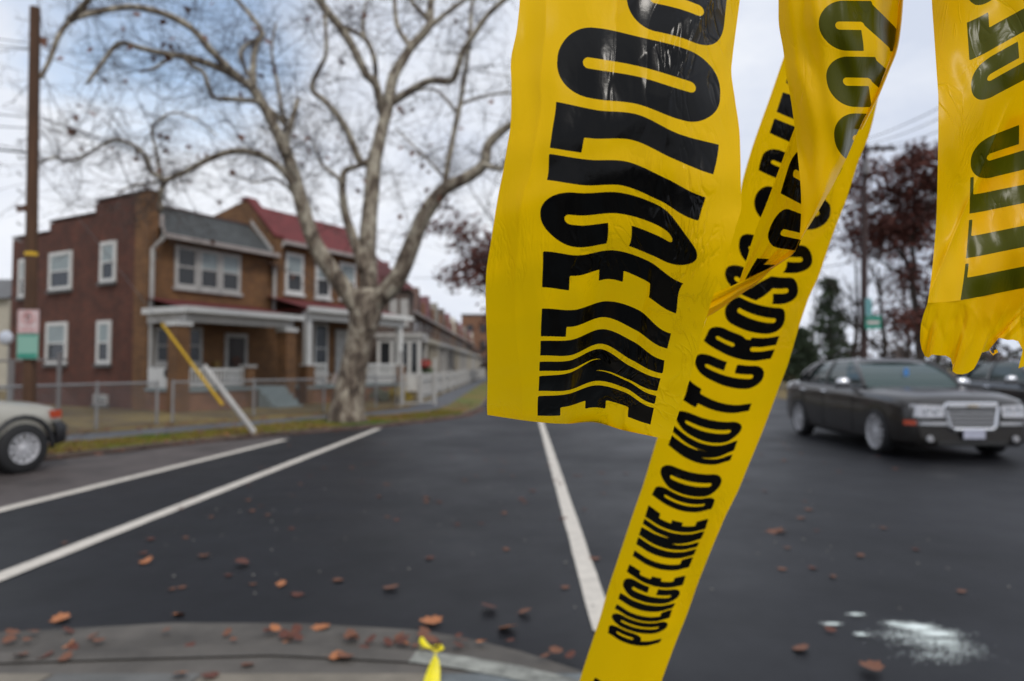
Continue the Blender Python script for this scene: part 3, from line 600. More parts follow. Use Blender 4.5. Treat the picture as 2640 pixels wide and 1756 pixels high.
# picket fence receding along the street
PF = empty('picket_fence', (-3.3, 24.0, 0), 0, 'white picket fence receding along the street sidewalk', 'fence')
b = MB(); k = 0
y = 0.0
while y < 60: b.box(-.012, .012, y, y + .075, .2, 1.12); y += .13
b.build('pickets', white_d, PF); b = MB(); b.box(.013, .05, 0, 60, .35, .43); b.box(.013, .05, 0, 60, .85, .93); b.build('rail', white_d, PF)
for i in range(0, 60, 4): b = MB(); b.box(.051, .15, i, i + .1, .1, 1.2); b.build('fence_post', white_d, PF)
# brown wall & hedge on the right beyond the cars
rw0, rw1 = W(2110, 843, 27), W(2560, 843, 27)
RW = empty('low_wall', (rw0.x, 27, 0), 0, 'low brown and ochre wall behind the cars at the right edge', 'wall')
b = MB(); b.box(0, 12, 0, .25, 0, W(2200, 862, 27).z - .12 + .25); b.build('wall', mat('ochre_wall', (.17, .12, .06), .8, var=.4, vscale=.8), RW)
b = MB(); b.box(0, 12, -.12, -.002, .72, .88); b.build('rail', mat('rust_rail', (.12, .045, .025), .7), RW)
for i in range(6): b = MB(); b.box(.9 + i * 2, 1.2 + i * 2, -.14, -.001, 0, 1.0); b.build('pier', cream, RW)

# ---------------------------------------------------------------- foliage helpers
def leafquads(b, c, rad, n, size, flat=1.0):
    for _ in range(n):
        while True:
            v = Vector((R(-1, 1), R(-1, 1), R(-1, 1)))
            if v.length < 1: break
        p = c + Vector((v.x * rad[0], v.y * rad[1], v.z * rad[2])); a = Vector((R(-1, 1), R(-1, 1), R(-1, 1))).normalized(); q = a.orthogonal().normalized(); r2 = a.cross(q); s_ = size * R(.6, 1.4)
        b.poly([p - q * s_, p - r2 * s_ * .5, p + q * s_, p + r2 * s_ * .6])
def branchy(b, base, height, spread, rad, levels, rng, ends, lean=Vector((0, 0, 0)), nseg=5, n=5, kids=(3, 5), start=.35):
    def grow(p, d, ln, r0, lv):
        pts = [p.copy()]; rs = [r0]; q = p.copy(); dd = d.copy()
        for i in range(nseg):
            dd = (dd + Vector((rng.uniform(-1, 1), rng.uniform(-1, 1), rng.uniform(-.4, .6))) * .16).normalized(); q = q + dd * ln / nseg; pts.append(q.copy()); rs.append(r0 * (1 - .7 * (i + 1) / nseg))
        b.tube(pts, rs, n if lv == levels else 3 if lv < levels - 1 else 4, cap=False)
        if lv == 0: ends.append(q.copy()); return
        for _ in range(rng.randint(*kids)):
            f = rng.uniform(start if lv == levels else .2, 1.0); i = min(int(f * nseg), nseg - 1); o = pts[i].lerp(pts[i + 1], f * nseg - i)
            sd = Vector((rng.uniform(-1, 1), rng.uniform(-1, 1), rng.uniform(-.15, .9))).normalized(); nd = (dd * .45 + sd * spread).normalized()
            grow(o, nd, ln * rng.uniform(.4, .62), max(rs[i] * .5, .006), lv - 1)
        ends.append(q.copy())
    grow(Vector(base), (Vector((0, 0, 1)) + lean).normalized(), height, rad, levels)

# ---------------------------------------------------------------- the sycamore
tb = G(797, 967, .12); TY = tb.y
TR = empty('sycamore_tree', tuple(tb), 0, 'large bare sycamore with mottled bark and forking pale limbs on the verge', 'tree')
def SP(sx, sy, off): return W(sx / K, sy / K, TY + off) - tb
tk = MB(); rng = random.Random(3)
def smooth_path(pts):
    o = []; n = len(pts)
    for i in range(n - 1):
        p0, p1, p2, p3 = [pts[min(max(i + j, 0), n - 1)] for j in (-1, 0, 1, 2)]
        for k in range(3):
            t = k / 3.0; o.append(tuple(.5 * ((2 * p1[a]) + (-p0[a] + p2[a]) * t + (2 * p0[a] - 5 * p1[a] + 4 * p2[a] - p3[a]) * t * t + (-p0[a] + 3 * p1[a] - 3 * p2[a] + p3[a]) * t ** 3) for a in range(len(p0))))
    o.append(pts[-1]); return o
limbs = []
def limb(pts, w0, w1, d0=0.0, d1=0.0, n=8):
    P = smooth_path([(x, y) for x, y in pts]); k = len(P); L3 = []; rs = []
    for i, (x, y) in enumerate(P):
        f = i / (k - 1); L3.append(SP(x, y, d0 + (d1 - d0) * f)); rs.append((w0 + (w1 - w0) * f) / 2 * (TY + d0 + (d1 - d0) * f) / F * (1 + .05 * rng.uniform(-1, 1)))
    tk.tube(L3, rs, n); limbs.append((L3, rs)); return L3
trunk = [(893, 1094, 112), (893, 1078, 100), (896, 1045, 86), (902, 1005, 78), (913, 945, 70), (925, 885, 67), (935, 845, 74), (942, 808, 88), (948, 775, 78), (950, 745, 60)]
L3 = [SP(x, y, 0) for x, y, w_ in trunk]; tk.tube(L3, [w_ / 2 * TY / F for x, y, w_ in trunk], 16)
for a in range(6):   # root flare
    an = a * 1.05 + .3; c = L3[0]; tk.tube([c + Vector((math.cos(an) * .68, math.sin(an) * .5, -.08)), c + Vector((math.cos(an) * .38, math.sin(an) * .3, .04)), c + Vector((math.cos(an) * .2, math.sin(an) * .18, .55))], [.05, .12, .10], 8)
limb([(940, 835), (922, 795), (888, 745), (848, 690), (815, 635), (792, 575), (765, 478), (742, 402), (715, 344), (688, 287), (654, 230)], 54, 24, 0, -1.2)
limb([(654, 230), (606, 195), (542, 166), (478, 147), (415, 137), (351, 121), (306, 112), (265, 160), (225, 215)], 24, 9, -1.2, -2.6)
limb([(612, 198), (599, 185), (542, 128), (494, 73), (421, 35), (351, 19), (303, 21), (223, 38), (180, 55), (150, 95), (130, 150), (105, 200)], 20, 12, -1.2, -4.0)
limb([(180, 50), (210, 20), (240, -15), (290, -60)], 18, 14, -4.0, -4.4)
limb([(654, 230), (652, 200), (654, 153), (660, 115), (676, 86), (647, 41), (612, 0), (580, -50)], 20, 10, -1.2, -.6)
limb([(650, 208), (638, 188), (619, 140), (640, 112), (668, 98)], 11, 8, -1.2, -.9)
limb([(672, 265), (654, 261), (590, 255), (548, 249), (526, 191), (494, 169), (456, 143), (400, 175), (360, 185)], 15, 7, -1.2, -2.4)
limb([(736, 400), (737, 360), (749, 325), (768, 256)], 26, 13, -1.0, -.4)
limb([(738, 310), (728, 290), (715, 215), (700, 130), (712, 60)], 14, 5, -.6, .4)
limb([(742, 330), (700, 285), (668, 268)], 14, 10, -.8, -1.1)
limb([(772, 500), (753, 471), (730, 440), (696, 413), (654, 394), (606, 389), (542, 408), (478, 443), (440, 459), (421, 475), (415, 505), (412, 545)], 20, 12, -.7, -2.2)
limb([(430, 466), (389, 443), (379, 408), (351, 379), (303, 360), (271, 370), (239, 389), (185, 415), (140, 405), (95, 425)], 13, 5, -2.0, -3.2)
limb([(424, 470), (411, 446), (402, 383), (392, 332), (446, 290), (510, 310), (560, 350)], 10, 4, -2.1, -1.8)
limb([(440, 459), (400, 470), (340, 480), (300, 500)], 9, 4, -2.1, -2.9)
limb([(948, 790), (949, 712), (947, 647), (952, 560), (958, 497), (964, 421), (975, 375), (986, 325), (1000, 280), (1006, 250)], 50, 28, 0, .8)
limb([(1003, 265), (1006, 230), (1017, 191), (1040, 153), (1059, 122), (1094, 84), (1109, 57), (1109, 23), (1116, -30), (1130, -90)], 32, 16, .8, 1.4)
limb([(1109, 57), (1078, 23), (1059, 0), (1030, -60)], 16, 8, 1.2, 1.8)
limb([(1105, 72), (1155, 31), (1197, 0), (1260, -50)], 15, 8, 1.2, .8)
limb([(1057, 120), (1050, 108), (1025, 69), (1017, 0), (1020, -60)], 17, 9, 1.0, 1.9)
limb([(990, 305), (979, 260), (967, 214), (944, 191), (906, 115), (876, 69), (845, 31), (815, -10), (770, -70)], 24, 20, .7, -.4)
limb([(968, 214), (967, 165), (952, 115), (925, 88), (880, 68)], 14, 12, .6, .1)
limb([(937, 92), (935, 60), (938, 35), (950, -20)], 10, 5, .3, .6)
limb([(998, 275), (1040, 245), (1086, 218), (1117, 207), (1163, 209), (1178, 180), (1193, 134), (1220, 92), (1258, 38), (1300, 0), (1360, -40)], 22, 12, .8, -.6)
limb([(966, 410), (933, 421), (914, 383), (895, 337), (868, 295), (837, 260), (803, 226), (830, 165), (841, 134), (837, 31), (830, -40)], 22, 8, .5, -.5)
limb([(940, 700), (922, 648), (906, 600), (891, 555), (883, 498), (887, 444), (912, 432), (936, 424)], 30, 12, 0, .4)
limb([(884, 480), (868, 455), (830, 425), (818, 394), (805, 360)], 11, 5, .2, -.4)
limb([(950, 800), (967, 777), (999, 749), (1028, 712), (1054, 651), (1074, 600), (1105, 536), (1147, 486), (1201, 459), (1247, 425), (1258, 375), (1300, 333), (1330, 318), (1400, 300)], 58, 15, 0, -.8)
limb([(1090, 575), (1110, 545), (1130, 515), (1147, 500)], 26, 20, -.1, -.4)
limb([(1247, 425), (1293, 436), (1308, 413), (1350, 380), (1420, 370)], 15, 8, -.7, -1.1)
limb([(1145, 490), (1155, 421), (1170, 344), (1186, 268), (1201, 172), (1212, 96), (1215, 20), (1230, -40)], 17, 8, -.2, .8)
limb([(1165, 480), (1130, 440), (1100, 410), (1060, 370), (1020, 330)], 8, 4, -.1, 1.0)
limb([(1178, 290), (1130, 235), (1095, 230), (1060, 240)], 9, 4, .3, .6)
limb([(1185, 270), (1240, 250), (1300, 240), (1360, 235)], 9, 5, .3, -.3)
limb([(845, 690), (800, 560), (770, 520), (740, 480), (700, 460), (660, 470), (600, 450)], 12, 4, -.2, .5)
tk.build('trunk', bark, TR, smooth=True)
tw = MB(); lv = MB(); cnt = 0
def twig(p, d, ln, r0, lvl):
    pts = [p.copy()]; rs = [r0]; q = p.copy(); dd = d.copy(); ns = 4
    for i in range(ns):
        dd = (dd + Vector((rng.uniform(-1, 1), rng.uniform(-1, 1), rng.uniform(-.9, .8))) * .28).normalized(); q = q + dd * ln / ns; pts.append(q.copy()); rs.append(r0 * (1 - .6 * (i + 1) / ns))
    tw.tube(pts, rs, 3, cap=False)
    if lvl > 0:
        for _ in range(rng.randint(3, 6)):
            i = rng.randint(0, ns - 1); f = rng.random(); o = pts[i].lerp(pts[i + 1], f); sd = Vector((rng.uniform(-1, 1), rng.uniform(-1, 1), rng.uniform(-.8, .8))).normalized()
            twig(o, (dd * .5 + sd).normalized(), ln * rng.uniform(.35, .6), max(r0 * .55, .0035), lvl - 1)
    elif rng.random() < .016:
        s_ = rng.uniform(.06, .11); a = Vector((rng.uniform(-1, 1), rng.uniform(-1, 1), rng.uniform(-1, 1))).normalized(); u = a.orthogonal().normalized(); v = a.cross(u); q2 = q - Vector((0, 0, .06))
        lv.poly([q2 - u * s_, q2 - v * s_ * .8 - u * s_ * .4, q2 - v * s_, q2 + u * s_ * .3 - v * s_ * .4, q2 + u * s_, q2 + v * s_ * .8, q2 - u * s_ * .2 + v * s_ * .6])
    elif rng.random() < .02:
        lv.lathe([(.0, -.018), (.018, 0), (0, .018)], 6, 'y', q - Vector((0, 0, .07)), m=1)
for L3, rs in limbs:
    for i in range(2, len(L3) - 1, 1):
        if L3[i].z < 2.6 or rs[i] > .22 or (L3[i].z > 6.3 and rng.random() < .35): continue
        for _ in range(rng.choice((1, 1, 2)) if rs[i] < .1 else rng.choice((0, 1, 1))):
            sd = Vector((rng.uniform(-1, 1), rng.uniform(-1, 1), rng.uniform(-.6, 1))).normalized(); d = (L3[i + 1] - L3[i]).normalized()
            if L3[i].z < 5 and L3[i].x < -1: ln = R(.5, 1.2)
            else: ln = R(.8, 2.0)
            twig(L3[i], (sd + d * .4).normalized(), ln, rng.uniform(.007, .0125), 2)
tw.build('twigs', twig_m, TR); lv.build('hanging_leaves', [leaf_b, bark2], TR)

# ---------------------------------------------------------------- other trees
def leafy_tree(label, base, h, rad, spread, levels, nl, size, mleaf, seed, crown, kids=(4, 6), lr=(.55, .55, .45), start=.3, name='brown_leaf_tree', group=None):
    r_ = empty(name, base, 0, label, 'tree', group); rg = random.Random(seed); b = MB(); ends = []
    branchy(b, (0, 0, 0), h, spread, rad, levels, rg, ends, kids=kids, start=start); b.build('trunk', bark2, r_)
    if nl:
        random.seed(seed); b = MB()
        for e in ends:
            if e.z > h * .18: leafquads(b, e, lr, nl, size)
        b.build('crown', mleaf, r_)
    return r_
p = W(1165, 843, 52); leafy_tree('tree with dense dry red brown leaves behind the left of the big tape', (p.x, 52, 0), 10.5, .3, 1.1, 3, 24, .17, leaf_tree, 5, None, kids=(5, 7), lr=(.9, .9, .6), start=.18)
p = W(1130, 843, 64); leafy_tree('tall bare grey tree behind the brown leaf tree by the tape', (p.x, 64, 0), 15.5, .3, .6, 3, 0, .1, None, 9, None, kids=(6, 8), start=.35, name='bare_tree')
p = W(2120, 843, 36); leafy_tree('wide tree with dry dark red leaves right of the utility pole', (p.x, 36, 0), 9.0, .3, 1.25, 3, 34, .13, leaf_tree, 11, None, kids=(6, 8), lr=(.75, .75, .5), start=.16)
p = W(2250, 843, 40); leafy_tree('dark red leaf tree at the right behind the torn tape', (p.x, 40, 0), 8.5, .3, 1.2, 3, 24, .12, leaf_tree, 17, None, kids=(5, 7), lr=(.75, .75, .5), start=.16)
lab = ['bare trunk directly left of the utility pole', 'slim bare tree right of the street name sign', 'bare tree behind the roof of the dark sedan', 'bare tree above the mirror of the dark sedan', 'bare tree at the far right edge', 'bare thin tree beside the evergreen', 'bare forked tree farther right']
for i, (dx, Y, h) in enumerate(((1960, 44, 8), (2040, 42, 7.5), (2095, 50, 9), (2160, 46, 8), (2290, 44, 9), (1865, 50, 7), (2235, 55, 9))):
    p = W(dx, 843, Y); leafy_tree(lab[i], (p.x, Y, 0), h, .2, .8, 3, 0, .1, None, 30 + i, None, kids=(4, 6), start=.25, name='bare_tree', group='bare trees beyond the road on the right')
def evergreen(label, base, h, r0, seed):
    r_ = empty('evergreen_tree', base, 0, label, 'tree'); rg = random.Random(seed); random.seed(seed); b = MB(); b.tube([(0, 0, 0), (0, 0, h)], [.2, .03], 8); b.build('trunk', bark2, r_); b = MB()
    for i in range(150):
        z = h * (0.12 + .86 * rg.random()); rr = r0 * (1 - (z / h)) ** .75 * rg.uniform(.3, 1.1); a = rg.uniform(0, 6.28); leafquads(b, Vector((rr * math.cos(a), rr * math.sin(a), z - rr * .15)), (.55, .55, .25), 26, .12)
    b.build('crown', ever, r_)
p = W(1912, 843, 46); evergreen('tall dark green conifer left of the utility pole', (p.x, 46, 0), 7.4, 1.9, 1)
p = W(1845, 843, 44); evergreen('shorter rounded conifer partly behind the long tape', (p.x, 44, 0), 3.8, 1.5, 2)
def shrub(label, base, rad, n, m, name='shrub', size=.04):
    r_ = empty(name, base, 0, label, 'shrub'); b = MB(); random.seed(len(label))
    for i in range(10): leafquads(b, Vector((R(-.6, .6) * rad[0], R(-.6, .6) * rad[1], rad[2] * R(.5, 1.3))), (rad[0] * .5, rad[1] * .5, rad[2] * .5), n // 10, size)
    b.build('foliage', m, r_); b = MB()
    for i in range(6): a = i * 1.05; b.tube([(0, 0, 0), (math.cos(a) * rad[0] * .5, math.sin(a) * rad[1] * .5, rad[2])], [.02, .008], 4)
    b.build('stems', bark2, r_); return r_
p = G(715, 935, .13); shrub('dark shrub against the second porch near the tree', (p.x - .1, p.y + 1.2, .13), (.7, .5, .4), 1500, darkbush)
p = G(928, 925, .13); shrub('yellow and green shrub behind the white garden gate', (p.x, 23.6, .13), (.45, .4, .33), 1300, ybush)
p = W(985, 843, 31); shrub('green shrub below the red hanging flowers', (p.x - .2, 31, .7), (.7, .6, .4), 900, bush_m)
p = G(905, 925, .13); shrub('pale grey green shrub left of the yellow one', (p.x - .3, 23.4, .13), (.4, .3, .3), 900, mat('pale_shrub', (.16, .18, .12), .8, var=.4, vscale=5))
HD = empty('hedge', (W(2300, 843, 30).x, 30, 0), 0, 'dark green clipped hedge behind the low wall at the right', 'hedge'); b = MB(); random.seed(5)
for i in range(60): leafquads(b, Vector((-5.5 + i * .2, R(-.3, .3), R(.5, 1.7))), (.5, .5, .45), 60, .09)
b.build('foliage', darkbush, HD)
b = MB()
for i in range(24): b.tube([(-5.4 + i * .5, 0, 0), (-5.4 + i * .5, 0, 1.4)], .03, 4)
b.build('stems', bark2, HD)
# far woods that read as one mass
random.seed(21); b = MB()
for i in range(420):
    x = R(-60, 120); y = R(95, 150); leafquads(b, Vector((x, y, R(.5, 5.0 + 2 * math.sin(x * .2)))), (2.2, 2, 1.8), 22, .5)
tag(b.build('distant_woods', mat('woods', (.07, .052, .046), .95, var=.35, vscale=.15)), kind='stuff')
# parked pale cars in the far distance under the trees
# ---------------------------------------------------------------- utility poles, wires, signs
pp = Vector((-7.86, 11.1, .12)); zt_ = W(82, 20, 11.1); LP = empty('utility_pole', tuple(pp), 0, 'brown wooden utility pole at the left edge with a yellow band', 'pole')
b = MB(); bt = W(67, 930, 11.1); tp = W(81, 18, 11.1); b.tube([Vector((bt.x, 11.1, .12)) - pp, Vector((bt.x, 11.1, bt.z)) - pp, tp - pp], [.1, .098, .078], 14); b.build('shaft', wood_pole, LP)
b = MB(); yb = W(72, 585, 11.1) - pp; b.tube([yb - Vector((0, 0, .03)), yb + Vector((0, 0, .03))], .096, 14); b.build('yellow_band', yellow_pl, LP)
for i in range(7):
    c = W(72 - i * .3, 330 + i * 38, 11.1) - pp; b = MB(); b.tube([c + Vector((-.1, -.05, 0)), c + Vector((-.17, -.06, .02)), c + Vector((-.17, -.06, .06))], .012, 5); b.build('step_peg', galv, LP)
# parking sign
PS = empty('parking_sign', tuple(W(65, 770, 10.98)), 0, 'red and white parking sign above a green one on the left pole', 'sign')
u = 1 / 1571 * 10.98
b = MB(); b.box(-24 * u, 24 * u, -.012, 0, 3 * u, 57 * u); up = b.build('upper_plate', sign_w, PS)
b = MB()
for x0, x1, z0, z1 in ((-22, 22, 54, 55.2), (-22, 22, 6, 7.2), (-22, -20.8, 7.2, 54), (20.8, 22, 7.2, 54), (-17, 17, 15, 16), (-15, 15, 11, 13)): b.box(x0 * u, x1 * u, -.016, -.0125, z0 * u, z1 * u)
b.build('red_border', sign_r, up)
b = MB(); b.tube([(13 * u * math.cos(t), -.018, (37 + 13 * math.sin(t)) * u) for t in [i * math.pi / 12 for i in range(25)]], .010, 5); b.tube([(-9 * u, -.019, 46 * u), (9 * u, -.019, 28 * u)], .009, 5); b.build('no_parking_ring', sign_r, up)
b = MB(); b.box(-4 * u, -1.5 * u, -.0165, -.0125, 29 * u, 45 * u); b.box(-1.5 * u, 4 * u, -.0165, -.0125, 42.5 * u, 45 * u); b.box(-1.5 * u, 4 * u, -.0165, -.0125, 36 * u, 38.5 * u); b.box(3.4 * u, 5.4 * u, -.0165, -.0125, 38.5 * u, 42.5 * u); b.build('letter_p', blk, up)
b = MB(); b.box(-24 * u, 24 * u, -.012, 0, -56 * u, 1 * u); lo = b.build('lower_plate', green_l, PS)
b = MB(); b.box(-22 * u, 22 * u, -.016, -.0125, -54 * u, -44 * u); b.box(-20 * u, 20 * u, -.016, -.0125, -3 * u, -.2 * u); b.build('green_band', green_s, lo)
# guy guards
GG = empty('guy_wire', tuple(G(548, 985, .12)), 0, 'thin guy wire with faded yellow guard slanting from the pole to the verge', 'guy wire'); o0 = GG.location
a, c = W(372, 745, 13.3) - o0, W(512, 932, 13.8) - o0; d = (c - a).normalized()
b = MB(); b.tube([a, c], [.024, .032], 10); b.build('yellow_guard', yellow_pl, GG)
b = MB(); b.tube([W(78, 372, 11.1) - o0, a, c, Vector((0, 0, 0))], .006, 4); b.build('wire', galv2, GG)
WG = empty('leaning_white_post', tuple(G(585, 995, .12)), 0, 'slanting white pipe post planted in the verge', 'post'); o0 = WG.location
b = MB(); a = W(471, 845, 13.0) - o0; b.tube([Vector((0, 0, 0)), a], .055, 12); b.build('shaft', white_d, WG)
b = MB(); b.tube([a, a + a.normalized() * .03], .058, 12); b.build('end_cap', white_d, WG)
# right pole
rp = W(1987, 843, 32); RP = empty('utility_pole', (rp.x, 32, 0), 0, 'tall dark utility pole with crossarm behind the sedan', 'pole'); o0 = Vector((rp.x, 32, 0))
b = MB(); b.tube([(0, 0, 0), W(1990, 330, 32) - o0], [.17, .11], 10); b.build('shaft', mat('dark_pole', (.05, .03, .028), .9), RP)
a = W(1920, 342, 32) - o0; c = W(2062, 342, 32) - o0; b = MB(); b.tube([a, c], .09, 6); b.build('crossarm', mat('dark_pole', (0,) * 3), RP)
for f in (.08, .3, .7, .92): q = a.lerp(c, f); b = MB(); b.lathe([(.0, .05), (.07, .06), (.05, .14), (.07, .2), (0, .24)], 8, 'z', q); b.build('insulator', slate, RP)
b = MB(); q = W(1994, 385, 31.8) - o0; b.tube([q - Vector((0, 0, .3)), q + Vector((0, 0, .3))], .14, 10); b.build('transformer', galv2, RP)
SS = empty('street_name_sign', tuple(W(1990, 735, 31.5)), 0, 'green street name signs mounted on the dark utility pole', 'sign'); o0 = SS.location
a = W(1988, 712, 31.5) - o0; c = W(2028, 742, 31.5) - o0
b = MB(); b.box(.02, c.x, -.02, .02, -.45, .16); b.build('name_plate', green_s, SS)
b = MB(); b.box(-.05, .25, -.2, -.17, .16, .95); b.build('pale_plate', mat('sign_teal', (.12, .30, .32), .4), SS)
b = MB(); b.box(.12, c.x - .1, -.025, -.021, -.22, -.08); b.build('lettering', sign_w, SS)
def wire(name, p0, p1, sag, r_, label, m=None):
    b = MB(); p0, p1 = Vector(p0), Vector(p1); b.tube([p0.lerp(p1, i / 20) - Vector((0, 0, sag * 4 * (i / 20) * (1 - i / 20))) for i in range(21)], r_, 4)
    return tag(b.build(name, m or blk), label, 'wire', 'overhead wires')
wm = mat('wire_grey', (.12, .12, .13), .6)
for i, (dy0, dy1) in enumerate(((215, 10), (228, 40), (255, 90), (290, 140))):
    p0 = W(1925 + i * 42, 338, 32); p1 = W(2500, dy1 + 30, 16); wire('overhead_wire', p0, p1, .5, .016, ['topmost wire rising right from the crossarm', 'second wire rising right from the crossarm', 'third wire rising right from the crossarm', 'lowest wire rising right from the crossarm'][i], wm)
for i, dy in enumerate((560, 600, 640, 470)):
    wire('overhead_wire', W(1990, [520, 560, 600, 385][i], 32), W(1400, dy, 90), .8, .03, ['upper wire running left from the right pole', 'middle wire running left from the right pole', 'lower wire running left from the right pole', 'high wire running left from the right pole'][i], wm)
for i, (y0, y1, m) in enumerate(((352, 335, .022), (270, 255, .010), (295, 300, .010), (100, 60, .008), (112, 95, .008))):
    wire('overhead_wire', W(76, y0, 11.1), W(-500, y1 - 90, 9.0), .1, m, ['thick black cable left of the wooden pole', 'thin wire left of the wooden pole above the cable', 'second thin wire left of the wooden pole', 'high thin wire left of the wooden pole', 'second high thin wire left of the wooden pole'][i])
for i, (x0, y0, x1, y1, Y1) in enumerate(((80, 120, 640, 270, 26), (80, 280, 380, 360, 26), (80, 270, 1200, 620, 60), (80, 290, 300, 420, 22), (1000, 560, 1180, 600, 60), (950, 640, 1180, 610, 60))):
    wire('overhead_wire', W(x0, y0, 11.1 if x0 < 100 else 40), W(x1, y1, Y1), .3, .008 if x0 < 100 else .02, ['thin wire crossing the blue sky to the upper limb', 'thin wire from the left pole over the brick house', 'long wire from the left pole behind the sycamore', 'steep wire from the left pole to the corner house', 'wire right of the sycamore in the gap', 'lower wire right of the sycamore in the gap'][i], wm)

# ---------------------------------------------------------------- cars
def apply_bool(o, cutters):
    for c in cutters:
        md_ = o.modifiers.new('cut', 'BOOLEAN'); md_.operation = 'DIFFERENCE'; md_.object = c; md_.solver = 'EXACT'
    dg = bpy.context.evaluated_depsgraph_get(); dg.update(); me = bpy.data.meshes.new_from_object(o.evaluated_get(dg)); o.modifiers.clear(); o.data = me
    for c in cutters: bpy.data.objects.remove(c)
def ring(x, zb, zs, zt, w_, zm=None):
    # half section from bottom centre over the side to the top centre, mirrored
    zm = zb + (zs - zb) * .5
    h = [(0, zb), (w_ * .86, zb), (w_ * .965, zb + .07), (w_ * .995, zb + .2), (w_, zm), (w_ * .995, zs - .14), (w_ * .975, zs - .05), (w_ * .93, zs), (w_ * .8, zs + (zt - zs) * .55), (w_ * .45, zs + (zt - zs) * .92), (0, zt)]
    return [(x, -a, z) for a, z in h] + [(x, a, z) for a, z in h[-2:0:-1]]
def wheel(root, x, y, r_, wdt, side, spokes=7, frac=.68):
    wh = empty('wheel', (x, y, r_)); wh.parent = root
    b = MB(); hw = wdt / 2; b.lathe([(r_ * frac, -hw), (r_ * .9, -hw * 1.02), (r_ * .985, -hw * .8), (r_, 0), (r_ * .985, hw * .8), (r_ * .9, hw * 1.02), (r_ * frac, hw)], 40, 'y'); b.build('tyre', rubber, wh, smooth=True)
    b = MB(); yo = side * hw * .8; yi = side * hw * .3
    b.lathe([(r_ * frac, yo * 1.2), (r_ * (frac - .035), yo * 1.22), (r_ * (frac - .07), yo), (r_ * (frac - .10), -yo)], 40, 'y')
    for k in range(spokes):
        a = 2 * math.pi * k / spokes; ca, sa = math.cos(a), math.sin(a); r1 = r_ * (frac - .05)
        for off in (-.045, .045):
            q = lambda rr, o2, yy: (rr * ca - o2 * sa, yy, rr * sa + o2 * ca)
            b.poly([q(r_ * .12, off * .5 - .018, yo), q(r_ * .12, off * .5 + .018, yo), q(r1, off + .022, yo * 1.1), q(r1, off - .022, yo * 1.1)][::1 if side < 0 else -1])
    b.lathe([(0, yo * 1.2), (r_ * .12, yo * 1.2), (r_ * .17, yo * 1.0), (r_ * .17, yi)], 20, 'y'); b.build('rim', alloy, wh)
    b = MB(); b.lathe([(0, yi * .6), (r_ * .62, yi * .6)], 24, 'y'); b.build('brake_disc', mat('brake', (.20, .20, .20), .5, metal=.2), wh)
    return wh
